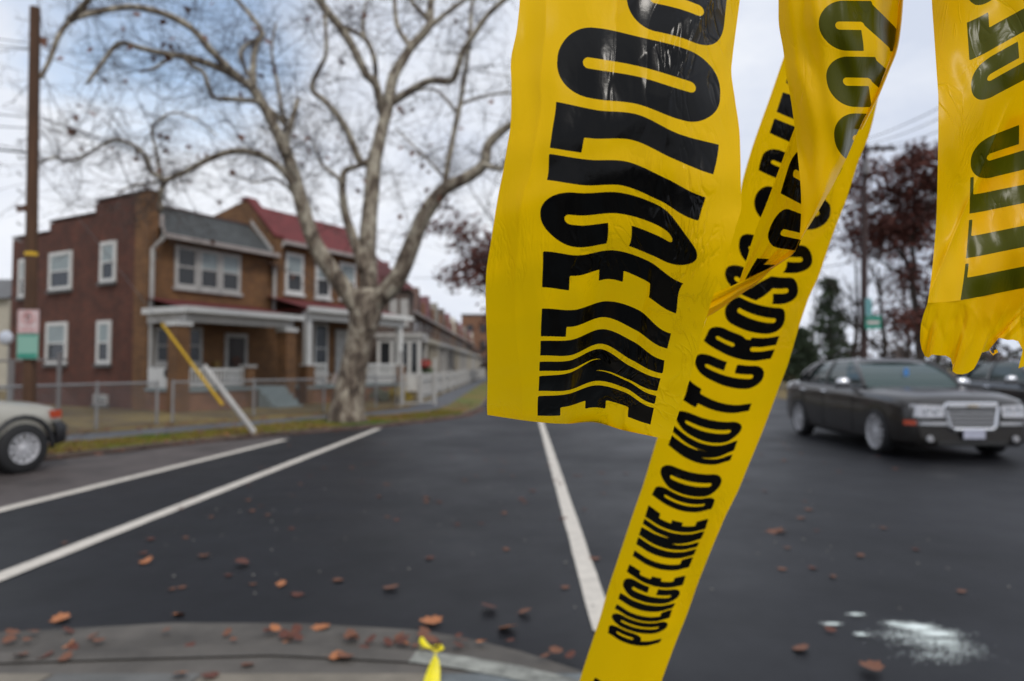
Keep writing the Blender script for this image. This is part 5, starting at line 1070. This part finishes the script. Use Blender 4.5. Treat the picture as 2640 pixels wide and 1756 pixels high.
def catmull(P, n):      # P: (k, ..., c) resample along axis 0 by centripetal-free Catmull-Rom, n per span
    # non-uniform cubic Hermite: knots at the mean distance between rows, so unevenly spaced rows leave no kinks
    k = len(P); out_ = []; h = [max(1e-6, float(np.mean(np.hypot(P[i + 1][..., 0] - P[i][..., 0], P[i + 1][..., 1] - P[i][..., 1])))) for i in range(k - 1)]
    sl = [(P[i + 1] - P[i]) / h[i] for i in range(k - 1)]; T_ = [sl[0]] + [(sl[i - 1] * h[i] + sl[i] * h[i - 1]) / (h[i] + h[i - 1]) for i in range(1, k - 1)] + [sl[-1]]
    for i in range(k - 1):
        m = n[i]
        for j in range(m):
            s = j / m; a, b_ = s * s * (3 - 2 * s), s * (1 - s); q = P[i] * (1 - a) + P[i + 1] * a + h[i] * (T_[i] * b_ * (1 - s) - T_[i + 1] * b_ * s); q[..., 3:] = P[i][..., 3:] * (1 - s) + P[i + 1][..., 3:] * s; out_.append(q)
    out_.append(P[-1]); return np.array(out_)
def fit2(nodes, deg):     # a smooth depth surface through the rows, so that only real folds shade
    A = np.array(nodes, float); x, y, d = A[..., 0].ravel() / 1000, A[..., 1].ravel() / 1000, A[..., 2].ravel()
    ex = [(i, j) for i in range(deg[0] + 1) for j in range(deg[1] + 1)]; M_ = np.stack([x ** i * y ** j for i, j in ex], 1); c = np.linalg.lstsq(M_, d, rcond=None)[0]
    return lambda sx, sy: sum(c[q] * (sx / 1000) ** i * (sy / 1000) ** j for q, (i, j) in enumerate(ex))
class TapeMesh:
    def __init__(s): s.V = []; s.Fc = []; s.I = []
    def patch(s, nodes, lay, dens=1.6, wr=None, linear=False, deg=None):
        # nodes: rows x cols x (sx, sy, depth, u, t) ; dens = photo pixels per cell
        A = np.array(nodes, float)
        nr = [max(2, int(np.hypot(*(np.mean(A[i + 1, :, :2], 0) - np.mean(A[i, :, :2], 0))) / (dens * 2.58))) for i in range(len(A) - 1)]
        if linear: Bm = np.concatenate([np.array([A[i] + (A[i + 1] - A[i]) * j / nr[i] for j in range(nr[i])]) for i in range(len(A) - 1)] + [A[-1:]])
        else: Bm = catmull(A, nr)
        C_ = np.swapaxes(Bm, 0, 1); k = len(C_); nc = [max(2, int(np.mean(np.hypot(*(C_[i + 1, :, :2] - C_[i, :, :2]).T)) / (dens * 2.58))) for i in range(k - 1)]
        Cm = catmull(C_, nc) if not linear else np.concatenate([np.array([C_[i] + (C_[i + 1] - C_[i]) * j / nc[i] for j in range(nc[i])]) for i in range(k - 1)] + [C_[-1:]])
        Gd = np.swapaxes(Cm, 0, 1); sx, sy, d, u, t = [Gd[..., q] for q in range(5)]
        if deg: d = fit2(nodes, deg)(sx, sy)
        if wr is not None: d = d + wr(sx, sy, u, t)
        x = (sx - 1320) / F; z = (878 - sy) / F; X = x * d; Y = (math.cos(PITCH) - z * math.sin(PITCH)) * d; Z = CH + (math.sin(PITCH) + z * math.cos(PITCH)) * d
        b = len(s.V); n0, n1 = X.shape; s.V += list(map(tuple, np.stack([X.ravel(), Y.ravel(), Z.ravel()], 1))); s.I += list(ink(lay, t.ravel(), u.ravel()))
        for i in range(n0 - 1):
            r0 = b + i * n1
            for j in range(n1 - 1): s.Fc.append((r0 + j, r0 + j + 1, r0 + n1 + j + 1, r0 + n1 + j))
    def build(s, name, label, flip=False):
        o_ = Vector(s.V[0]); me = bpy.data.meshes.new(name); F_ = [f[::-1] for f in s.Fc] if flip else s.Fc
        me.from_pydata([(v[0] - o_.x, v[1] - o_.y, v[2] - o_.z) for v in s.V], [], F_); me.materials.append(film); me.polygons.foreach_set('use_smooth', [True] * len(F_))
        a = me.attributes.new('ink', 'FLOAT', 'POINT'); a.data.foreach_set('value', s.I); me.update(); o = bpy.data.objects.new(name, me); o.location = o_; col.objects.link(o); return tag(o, label, 'tape')
UL = [0, .22, .3875, .555, .7225, .89, 1.0]
def cv(ox, oy, s): return lambda x, y: (ox + x / s, oy + y / s)
c3, c4 = cv(1230, 0, 2.8), cv(1230, 500, 2.375)
def prow(c, t, left, xs, ys, right, dd=None):
    P = [c(*left)] + [c(x, y) for x, y in zip(xs, ys)] + [c(*right)]
    wpx = math.hypot(P[-1][0] - P[0][0], P[-1][1] - P[0][1]); d = .076 * F / wpx
    return [P, d, t, dd or [0] * 7]
fl = [.003, 0, .001, -.003, -.006, .003, .007]; lo_ = [.001, 0, .0015, .005, .002, -.002, -.003]
def mixd(a): return [fl[i] * (1 - a) + lo_[i] * a for i in range(7)]
r1 = [
 prow(c3, -2.6, (420, -3300), [760, 1050, 1340, 1630, 1920], [-3300, -3290, -3250, -3200, -3150], (2080, -3120), mixd(.2)),
 prow(c3, -1.2, (370, -1650), [700, 990, 1280, 1570, 1860], [-1650, -1640, -1590, -1540, -1470], (2010, -1440), mixd(.1)),
 prow(c3, 0.0, (315, -380), [640, 930, 1225, 1520, 1810], [-360, -350, -290, -210, -100], (1905, -70), mixd(0)),
 prow(c3, .42, (300, 100), [600, 890, 1185, 1480, 1770], [130, 142, 205, 275, 400], (1842, 430), mixd(0)),
 prow(c3, .47, (290, 190), [600, 890, 1185, 1480, 1770], [190, 205, 270, 345, 470], (1836, 490), mixd(0)),
 prow(c3, .68, (246, 420), [580, 875, 1170, 1465, 1755], [420, 460, 512, 600, 690], (1862, 720), mixd(.2)),
 prow(c3, .90, (247, 610), [562, 858, 1155, 1452, 1750], [655, 716, 752, 860, 925], (1895, 965), mixd(.35)),
 prow(c3, .95, (248, 700), [570, 864, 1158, 1452, 1745], [735, 795, 827, 965, 1045], (1900, 1085), mixd(.4)),
 prow(c3, 1.13, (238, 930), [540, 831, 1122, 1414, 1705], [960, 1000, 1012, 1145, 1260], (1904, 1310), mixd(.5)),
 prow(c3, 1.31, (215, 1070), [520, 803, 1085, 1368, 1650], [1110, 1153, 1168, 1290, 1425], (1908, 1490), mixd(.6)),
 prow(c4, 1.49, (152, -100), [427, 660, 892, 1125, 1357], [-85, -52, -50, 45, 165], (1585, 200), mixd(.7)),
 prow(c4, 1.54, (140, -45), [405, 640, 875, 1110, 1345], [-30, -5, -8, 70, 230], (1565, 270), mixd(.7)),
 prow(c4, 1.97, (78, 330), [400, 628, 855, 1083, 1310], [290, 328, 303, 382, 495], (1478, 540), mixd(.8)),
 prow(c4, 2.02, (66, 400), [403, 618, 832, 1047, 1262], [352, 376, 345, 410, 548], (1455, 600), mixd(.8)),
 prow(c4, 2.32, (52, 590), [398, 603, 808, 1013, 1218], [572, 590, 535, 610, 732], (1402, 770), mixd(.9)),
 prow(c4, 2.49, (54, 730), [397, 595, 793, 990, 1188], [702, 710, 657, 712, 855], (1375, 868), mixd(1)),
 prow(c4, 2.67, (58, 830), [392, 585, 778, 972, 1165], [800, 813, 755, 835, 947], (1352, 965), mixd(1)),
 prow(c4, 2.85, (61, 925), [389, 579, 769, 958, 1148], [900, 893, 828, 905, 1020], (1330, 1040), mixd(1.1)),
 prow(c4, 3.03, (63, 1015), [386, 573, 761, 948, 1135], [990, 988, 918, 1018, 1100], (1310, 1115), mixd(1.2)),
 prow(c4, 3.08, (63, 1055), [383, 568, 754, 939, 1124], [1028, 1020, 950, 1055, 1130], (1298, 1148), mixd(1.3)),
 prow(c4, 3.53, (62, 1225), [376, 554, 732, 910, 1088], [1207, 1203, 1145, 1190, 1286], (1250, 1292), mixd(1.2)),
 prow(c4, 3.58, (61, 1255), [373, 550, 728, 905, 1083], [1238, 1226, 1172, 1215, 1310], (1242, 1318), mixd(1.2)),
 prow(c4, 3.88, (61, 1330), [370, 543, 716, 889, 1062], [1358, 1354, 1318, 1355, 1412], (1202, 1440), mixd(1.0)),
 prow(c4, 4.03, (63, 1354), [370, 543, 716, 889, 1050], [1397, 1408, 1398, 1446, 1480], (1182, 1508), mixd(.8)),
]
_tt = np.array([r[2] for r in r1]); _dd = np.array([r[1] for r in r1]); _c = np.polyfit(_tt[2:], _dd[2:], 3)
for r in r1: r[1] = float(np.polyval(_c, max(r[2], -.2))) + (.004 * max(0, -r[2]))
def to_nodes(rows, us=UL): return [[(P[i][0], P[i][1], d + dd[i], us[i], t) for i in range(len(P))] for P, d, t, dd in rows]
def wr1(sx, sy, u, t):      # crumples: an upper crease running down the right side and fine pleats near the lower end
    cre = (u - (.80 - .10 * np.clip((t - .2) / .5, -1.5, 1.2))); a = np.exp(-((t - .2) / .75) ** 2)
    w_ = -.0065 * a * np.exp(-np.abs(cre) * 15) + .0016 * np.sin(u * 7.5 + t * .5 + .6) + .0016 * np.exp(-np.abs(u - .46 + .03 * t) * 30) * np.clip(1.2 - t, 0, 1) - .0012 * np.exp(-np.abs(u - .13 - .02 * np.sin(t * 2)) * 22)
    pl = np.clip((t - 2.2) / 1.6, 0, 1); w_ = w_ + .0016 * pl * np.sin(u * 33 + t * 1.6) * np.exp(-((u - .55) / .25) ** 2)
    w_ = w_ + .0045 * np.exp(-((u - .53) / .085) ** 2) * np.clip((t - 1.6) / 1.3, 0, 1) + .002 * np.exp(-np.abs(u - .74) * 28) * np.clip((t - 1.2) / 1.0, 0, 1); pin = np.exp(-(((u - .56) / .05) ** 2 + ((t - 3.2) / .12) ** 2)); w_ = w_ + .0045 * pin
    w_ = w_ + .0006 * np.sin(u * 21 + t * 5) * np.sin(t * 9 - u * 11) + .0009 * np.exp(-np.abs(cre + .13 + .05 * np.sin(t * 5)) * 40) * a + .0008 * a * np.abs(np.sin(t * 8 + u * 14)) * (u > .45)
    return w_
T1 = TapeMesh(); N1 = to_nodes(r1); D1 = fit2(N1[2:], (4, 3)); N1 = [[(x, y, float(D1(x, max(y, -250))) + max(0, -250 - y) * 4e-5, u, t) for x, y, d, u, t in r_] for r_ in N1]; T1.patch(N1, layout('POLICE LINE') , 1.0, wr1)
last = N1[-1]; hem = [last, [(x, y - 4, d + .006, u, t + .06) for x, y, d, u, t in last], [(x, y - 40, d + .009, u, t + .22) for x, y, d, u, t in last]]
T1.patch(hem, [('N', 4.05)], 1.6); T1.build('police_tape', 'largest yellow police tape strip, nearest the lens, reading LINE downwards', flip=True)
# ---- long strip running down behind
c6, cC, cB, cA = cv(1400, 1100, 2.39), cv(1660, 800, 3.485), cv(1800, 450, 3.92), cv(1850, 120, 4.1275)
LE = [c6(225 - 330, 2600), c6(225, 1568), c6(280, 1380), c6(345, 1200), c6(400, 1000), c6(450, 850), c6(500, 700), c6(560, 520), c6(620, 350), c6(700, 80), cB(60, 1500), cB(140, 1220), cB(200, 1000), cB(265, 780), cB(350, 520), cB(400, 330), cB(440, 80), cA(262, 1440), cA(300, 1300), cA(400, 980), cA(500, 700), cA(600, 430), cA(700, 130), cA(900, -500), (2200, -300)]
RE = [c6(350, 2600), c6(730, 1568), c6(770, 1450), c6(830, 1300), c6(890, 1150), c6(960, 950), c6(1040, 750), c6(1120, 560), c6(1200, 400), c6(1270, 230), c6(1365, 0), cC(1120, 950), cC(1220, 680), cC(1290, 500), cB(1010, 1568), cB(1100, 1290), cB(1210, 1050), cB(1300, 800), cB(1360, 590), cB(1450, 410), cB(1568, 30), cA(1440, 1400), cA(1500, 1210), cA(1590, 1000), cA(1650, 700), (2295, 165), (2310, 60), (2345, -150), (2370, -400)]
LE.sort(key=lambda p: -p[1]); RE.sort(key=lambda p: -p[1])
def xat(E_, y):
    for i in range(len(E_) - 1):
        if E_[i][1] >= y >= E_[i + 1][1]: f = (E_[i][1] - y) / max(1e-6, E_[i][1] - E_[i + 1][1]); return E_[i][0] + (E_[i + 1][0] - E_[i][0]) * f
    return E_[0][0] if y > E_[0][1] else E_[-1][0]
lay2 = layout('E POLICE LINE DO NOT CROSS CRIME SCENE'); tm = {}
seq = [t for c, t in lay2]; cw = [WD[c] for c, t in lay2]
def row2(c, t, Lp, Mp, Rp):     # Lp = letter tops (left), Mp = middle, Rp = baselines (right)
    Lp, Mp, Rp = c(*Lp), c(*Mp), c(*Rp)
    def q(f):   # f: 0 at baseline, 1 at top
        a, b_, e = (1 - f) * (1 - 2 * f), 4 * f * (1 - f), f * (2 * f - 1); return (a * Rp[0] + b_ * Mp[0] + e * Lp[0], a * Rp[1] + b_ * Mp[1] + e * Lp[1])
    Mx = (Lp[0] + Rp[0]) / 2; Mp = (Mx, Mp[1] + (Mx - Mp[0]) * (Rp[1] - Lp[1]) / max(1, Rp[0] - Lp[0]))
    pts = [q(f) for f in (0, .25, .5, .75, 1)]
    e0 = (pts[0][1] - pts[1][1]) * 1.3 * .6; yR = pts[0][1] + e0 * .8; yL = pts[4][1] + (pts[4][1] - pts[3][1]) * .66
    P = [(xat(RE, yR), yR)] + pts + [(xat(LE, yL), yL)]
    return P, t
I = 1
def st(i, f=0.0): return seq[i] + cw[i] * f
rows = [row2(c6, -2.2, (130, 2100), (290, 2160), (440, 2140)), row2(c6, st(0), (285, 1640), (440, 1700), (590, 1680)), row2(c6, st(0, 1), (318, 1545), (470, 1615), (620, 1600)),
 row2(c6, st(1), (400, 1272), (560, 1347), (718, 1332)), row2(c6, st(2), (412, 1195), (590, 1272), (755, 1262)), row2(c6, st(3), (443, 1122), (620, 1200), (780, 1180)), row2(c6, st(4), (463, 1062), (640, 1140), (800, 1118)), row2(c6, st(5), (478, 1012), (655, 1088), (822, 1078)), row2(c6, st(6), (515, 895), (690, 985), (862, 978)), row2(c6, st(6, 1), (532, 848), (700, 925), (880, 918)),
 row2(c6, st(7), (552, 798), (730, 882), (900, 868)), row2(c6, st(8), (573, 725), (750, 808), (930, 792)), row2(c6, st(9), (590, 668), (770, 755), (950, 742)), row2(c6, st(10), (628, 555), (810, 645), (1000, 632)), row2(c6, st(10, 1), (650, 483), (830, 580), (1020, 567)),
 row2(c6, st(11), (670, 420), (855, 520), (1040, 508)), row2(c6, st(12), (712, 335), (890, 425), (1075, 415)), row2(c6, st(12, 1), (735, 207), (930, 285), (1120, 285)),
 row2(cC, st(13), (218, 1212), (495, 1375), (775, 1352)), row2(cC, st(14), (275, 1015), (570, 1185), (850, 1150)), row2(cC, st(14, 1), (305, 862), (620, 990), (905, 990)), row2(cC, st(15), (350, 805), (650, 945), (930, 940)), row2(cC, st(15, 1), (405, 622), (700, 790), (985, 800)),
 row2(cC, st(16), (440, 520), (760, 690), (1050, 690)), row2(cC, st(16, 1), (495, 345), (800, 478), (1105, 488)), row2(cC, st(17), (537, 272), (830, 432), (1140, 436)), row2(cC, st(17, 1), (625, 105), (915, 232), (1220, 232)),
 row2(cC, st(18), (668, 42), (950, 192), (1240, 195)), row2(cB, st(18, 1), (330, 1190), (620, 1318), (930, 1345)), row2(cB, st(19), (290, 1120), (640, 1290), (985, 1292)), row2(cB, st(19, 1), (330, 862), (680, 1015), (1045, 1028)),
 row2(cB, st(20), (370, 820), (750, 975), (1110, 988)), row2(cB, st(20, 1), (440, 545), (800, 690), (1165, 703)), row2(cB, st(21), (520, 390), (900, 535), (1290, 545)), row2(cB, st(21, 1), (605, 62), (970, 195), (1340, 230)),
 row2(cA, st(22), (437, 1318), (820, 1470), (1195, 1540)), row2(cA, st(22, 1), (520, 1040), (900, 1190), (1325, 1290)), row2(cA, st(23), (553, 920), (930, 1080), (1345, 1210)), row2(cA, st(23, 1), (605, 762), (980, 910), (1400, 1040)), row2(cA, st(24), (627, 695), (1010, 850), (1425, 980)), row2(cA, st(24, 1), (790, 180), (1180, 330), (1560, 480)), row2(cA, st(24, 1) + 2.0, (1180, -1300), (1500, -1200), (1800, -1100))]
r2 = []
nR = len(rows)
for i, (P, t) in enumerate(rows):
    f = i / (nR - 1); d = .56 - .12 * f
    r2.append([[P[0], P[1], P[2], P[3], P[4], P[5], P[6]], d, t, [0, .002, .008, .011, .008, .003, 0]])
T2 = TapeMesh(); T2.patch(to_nodes(r2), lay2, 1.0, deg=(3, 3), wr= lambda sx, sy, u, t: .0012 * np.sin(t * 3 + u * 6) + .0015 * np.sin(t * 1.3 - u * 9)); T2.build('police_tape', 'long narrow strip of police tape running down to the bottom edge of the photo', flip=True)
# ---- twisted strip seen from behind
cH = cv(2000, 0, 3.73); T3 = TapeMesh()
tri = [(-500, 1995, 2335, .72), (-150, 2003, 2320, .68), (0, 2007, 2317, .66), (62, 2008, 2312, .65), (134, 2020, 2300, .61), (175, 2024, 2284, .56), (240, 2036, 2258, .485), (330, 2049, 2214, .365), (413, 2058, 2178, .265), (500, 2065, 2133, .15), (560, 2065, 2098, .072), (616, 2061, 2063, .005)]
rA = []
for y, xl, xr, ur in tri:
    k = 6; rA.append([(xl + (xr - xl) * j / k, y + (j / k) * 4, .298 - .012 * min(1, (xr - xl) / 300) * math.sin(math.pi * j / k) + (.006 if j == k else 0) + .0 * y, ur * j / k, (418 - y) / 300.0) for j in range(k + 1)])
T3.patch(rA, [('O', 0.0), ('S', .485), ('S', .965), ('E', 1.6)], 1.0, lambda sx, sy, u, t: .0007 * np.sin(u * 40 + t * 2) + .001 * np.sin(t * 7 + u * 9))
T3m = T3
# curled right margin, folded back
rc = []
for y, xl, xr, ur in tri[:8]: ww = max(4, 26 - max(0, y - 60) * .02); rc.append([(xr, y + 4, .304, ur, 3.0), (xr + ww * .25, y + 4, .301, ur + .02, 3.0), (xr + ww * .45, y + 3, .309, ur + .05, 3.0), (xr - 2, y + 2, .322, ur + .12, 3.0)])
T3.patch(rc, [], 2.0)
def rB(L_, R_, t, d): L_, R_ = cB(*L_), cB(*R_); return [(R_[0] + (L_[0] - R_[0]) * j / 4, R_[1] + (L_[1] - R_[1]) * j / 4 , d + .004 * math.sin(math.pi * j / 4), .6 + .4 * j / 4, t) for j in range(5)]
rows3 = [rB((1010, -560), (1250, -470), 1.2, .312), rB((905, -290), (1160, -190), .53 + .43 - .02, .314), rB((745, 145), (1060, 310), .53, .318), rB((700, 268), (1058, 405), .46, .319), rB((590, 540), (1045, 640), .24, .322), rB((535, 700), (985, 770), .03, .325), rB((495, 840), (860, 862), -.14, .327), rB((450, 975), (720, 945), -.3, .329), rB((412, 1092), (640, 985), -.42, .331)]
T3.patch(rows3, [('R', .53), ('C', .03), ('T', -.50)], 1.2, lambda sx, sy, u, t: .0012 * np.sin(u * 60 + t * 4) * np.clip(.8 - t, .1, 1))
tail = [((1035, 600), (1020, 690)), ((985, 740), (960, 800)), ((880, 845), (850, 885)), ((780, 895), (760, 945)), ((650, 975), (600, 1095)), ((412, 1092), (400, 1232)), ((140, 1213), (130, 1420)), ((-40, 1290), (-90, 1530)), ((-300, 1400), (-330, 1650))]
rt = []
for i, (a, c) in enumerate(tail):
    a, c = cB(*a), cB(*c); rt.append([(a[0] + (c[0] - a[0]) * j / 4, a[1] + (c[1] - a[1]) * j / 4, .326 + .003 * i * .5 + .005 * math.sin(j * 1.7), .1 * j, 10 + i) for j in range(5)])
T3.patch(rt, [], 1.2, lambda sx, sy, u, t: .0010 * np.sin(u * 70 + t * .7)); T3.build('police_tape', 'twisted police tape strip with its olive printed back turned to the lens, pulled leftwards', flip=False)
# ---- right strip, back side, torn end
cE, cF = cv(2360, 0, 3.136), cv(2360, 480, 3.136); T4 = TapeMesh()
rgc = random.Random(4); FOLD = [(rgc.uniform(2370, 2850), rgc.uniform(770, 900), rgc.gauss(0, .35), rgc.uniform(3, 9), rgc.uniform(20, 60), rgc.choice((-1, 1)) * rgc.uniform(.4, 1.2)) for _ in range(46)]
def crump(x, y):      # gathered folds: short ridges running towards the torn edge
    w_ = 0
    for cx, cy_, a, wd_, ln_, am in FOLD:
        px_, py_ = (x - cx) * math.cos(a) + (y - cy_) * math.sin(a), -(x - cx) * math.sin(a) + (y - cy_) * math.cos(a)
        w_ = w_ + am * .0011 * np.exp(-np.abs(px_ / wd_) ** 1.3 - (py_ / ln_) ** 2)
    return w_

le = [(-500, 2395), (-120, 2400), (0, 2403), (100, 2410), (235, 2419), (330, 2419), (450, 2417), (560, 2414), (640, 2408), (710, 2401), (770, 2392), (800, 2388)]
tt = [(-500, 4.1), (-120, 2.78), (64, 2.26), (159, 1.95), (178, 1.90), (280, 1.47), (372, 1.29), (472, .86), (505, .78), (553, .60), (612, .42), (668, .24), (719, .06), (776, -.12), (810, -.25)]
def tval(y):
    for i in range(len(tt) - 1):
        if tt[i][0] <= y <= tt[i + 1][0]: f = (y - tt[i][0]) / (tt[i + 1][0] - tt[i][0]); return tt[i][1] + (tt[i + 1][1] - tt[i][1]) * f
    return tt[-1][1]
lay4 = [('l', -.12), ('l', .24), ('l', .60), ('C', .86), ('C', 1.47), ('L', 1.95), ('S', 2.33), ('E', 3.0)]
rD = []
Yk = [-500, -120, 0, 64, 120, 178, 235, 280, 330, 372, 430, 472, 505, 553, 612, 668, 719, 776]
for y in Yk:
    xl = 0
    for i in range(len(le) - 1):
        if le[i][0] <= y <= le[i + 1][0]: f = (y - le[i][0]) / (le[i + 1][0] - le[i][0]); xl = le[i][1] + (le[i + 1][1] - le[i][1]) * f
    sl_ = -.55 if y < 260 else -.55 + .35 * min(1, (y - 260) / 240); row = []
    for j in range(9):
        f = j / 8; x = xl + f * 440; u = f; dx = x - xl - 80
        row.append((x, y + (sl_ * dx if dx > 0 else sl_ * .35 * dx) * (1 if y > -200 else .6) + 0, .283 + .012 * math.sin(f * 3.1) + .006 * math.sin(y * .013 + f * 5), .205 * f * 440 / 80 * 1.0 if f * 440 < 80 else .22 + (x - xl - 80) / 440 * .98, tval(y)))
    rD.append(row)
T4.patch(rD, lay4, 1.0, lambda sx, sy, u, t: -.0035 * np.exp(-np.abs((sx - 2512) + (sy - 480) * (.42 if True else 0)) / 16) * (np.clip((sy - 250) / 120, 0, 1)) + .0006 * np.sin(u * 30 + t * 6))
# lower bunched part with ragged edge
base = rD[-1]; rag = [(35, 1250), (50, 1320), (80, 1372), (105, 1385), (135, 1360), (200, 1366), (245, 1372), (285, 1392), (303, 1450), (297, 1500), (330, 1518), (378, 1524), (430, 1508), (470, 1480), (500, 1440), (515, 1400), (492, 1420), (480, 1385), (498, 1352), (540, 1345), (590, 1330), (606, 1300), (612, 1262), (650, 1226), (700, 1236), (742, 1244), (790, 1240), (832, 1256), (868, 1330), (835, 1470), (900, 1455), (1000, 1400), (1100, 1420), (1200, 1380), (1290, 1400)]
RZW = [random.Random(j // 3).uniform(-1, 1) * .8 + random.Random(j + 99).uniform(-1, 1) * .35 for j in range(60)]; ncol = len(rag); R0 = []; R1 = []; R2 = []; R3 = []; R4 = []
random.seed(6)
for j, (x, y) in enumerate(rag):
    f = j / (ncol - 1); fj = f * 8; i0 = min(int(fj), 7); g = fj - i0; A_ = [base[i0][q] + (base[i0 + 1][q] - base[i0][q]) * g for q in range(5)]
    B_ = cF(x + random.uniform(-4, 4), y + random.uniform(-5, 5)); 
    for k, RR in ((0, R0), (.3, R1), (.55, R2), (.8, R3), (1.0, R4)):
        bul = -16 * math.sin(math.pi * k) * (1 - f * 3) if f < .33 else 0
        RR.append((A_[0] + (B_[0] - A_[0]) * k ** 1.3 + bul * .5, A_[1] + (B_[1] - A_[1]) * k, A_[2] + .0035 * k * RZW[j] + .004 * k, A_[3], A_[4] - k * .5))
T4.patch([R0, R1, R2, R3, R4], [], 1.3, lambda sx, sy, u, t: crump(sx, sy) * np.clip((-.12 - t) * 6, 0, 1), linear=True)
cl_ = [(596, 1325), (612, 1345), (625, 1362), (640, 1350), (665, 1335), (655, 1326), (635, 1335)]
for a in range(len(cl_) - 1):
    p, q = cF(*cl_[a]), cF(*cl_[a + 1]); T4.patch([[(p[0], p[1] - 2, .285, .5, 9), (p[0] + 1, p[1] + 3, .285, .5, 9)], [(q[0], q[1] - 2, .286, .5, 9), (q[0] + 1, q[1] + 3, .286, .5, 9)]], [], 1.5, linear=True)
fo = []
for y, x0 in ((300, 2590), (400, 2540), (490, 2505), (600, 2478), (700, 2452), (780, 2432), (830, 2425)): fo.append([(x0 + (2840 - x0) * j / 5, y - (.22 * (2840 - x0) * j / 5), .297 + .008 * math.sin(j * .6), .3, 30 + y / 100) for j in range(6)])
T4.patch(fo, [], 2.0, lambda sx, sy, u, t: .001 * np.sin(sx * .03 + sy * .02))
T4.build('police_tape', 'police tape strip at the right with torn ragged lower end', flip=False)
# ---- knotted scrap on the kerb
T5 = TapeMesh()
def strand(pts, col_=None):
    rows = []
    for x, y, w_, Y in pts: d = Y; rows.append([((x - w_) * K, y * K, Y, .3, 20), (x * K, y * K, Y - .02, .3, 20), ((x + w_) * K, y * K, Y, .3, 20)])
    T5.patch(rows, [], 1.2)
kz = G(985, 1500, .13).y
strand([(1000, 1700, 30, 2.3), (998, 1620, 26, 2.55), (994, 1568, 19, 2.75), (999, 1540, 14, 2.85), (1002, 1515, 8, 3.0), (1001, 1500, 6, kz)])
strand([(1001, 1502, 7, kz), (1008, 1497, 9, kz), (1016, 1492, 6, kz + .02), (1014, 1484, 3, kz + .03), (998, 1488, 5, kz)])
strand([(1000, 1497, 6, kz), (990, 1492, 8, kz), (980, 1486, 10, kz + .02), (972, 1476, 8, kz + .04), (971, 1466, 3, kz + .05)])
strand([(990, 1492, 6, kz - .01), (972, 1492, 6, kz), (965, 1490, 3, kz)])
o = T5.build('tape_scrap', 'bright yellow knotted tape scrap tied at the near kerb edge'); o.data.materials.clear(); o.data.materials.append(mat('scrap_yellow', (.85, .72, .0), .35))
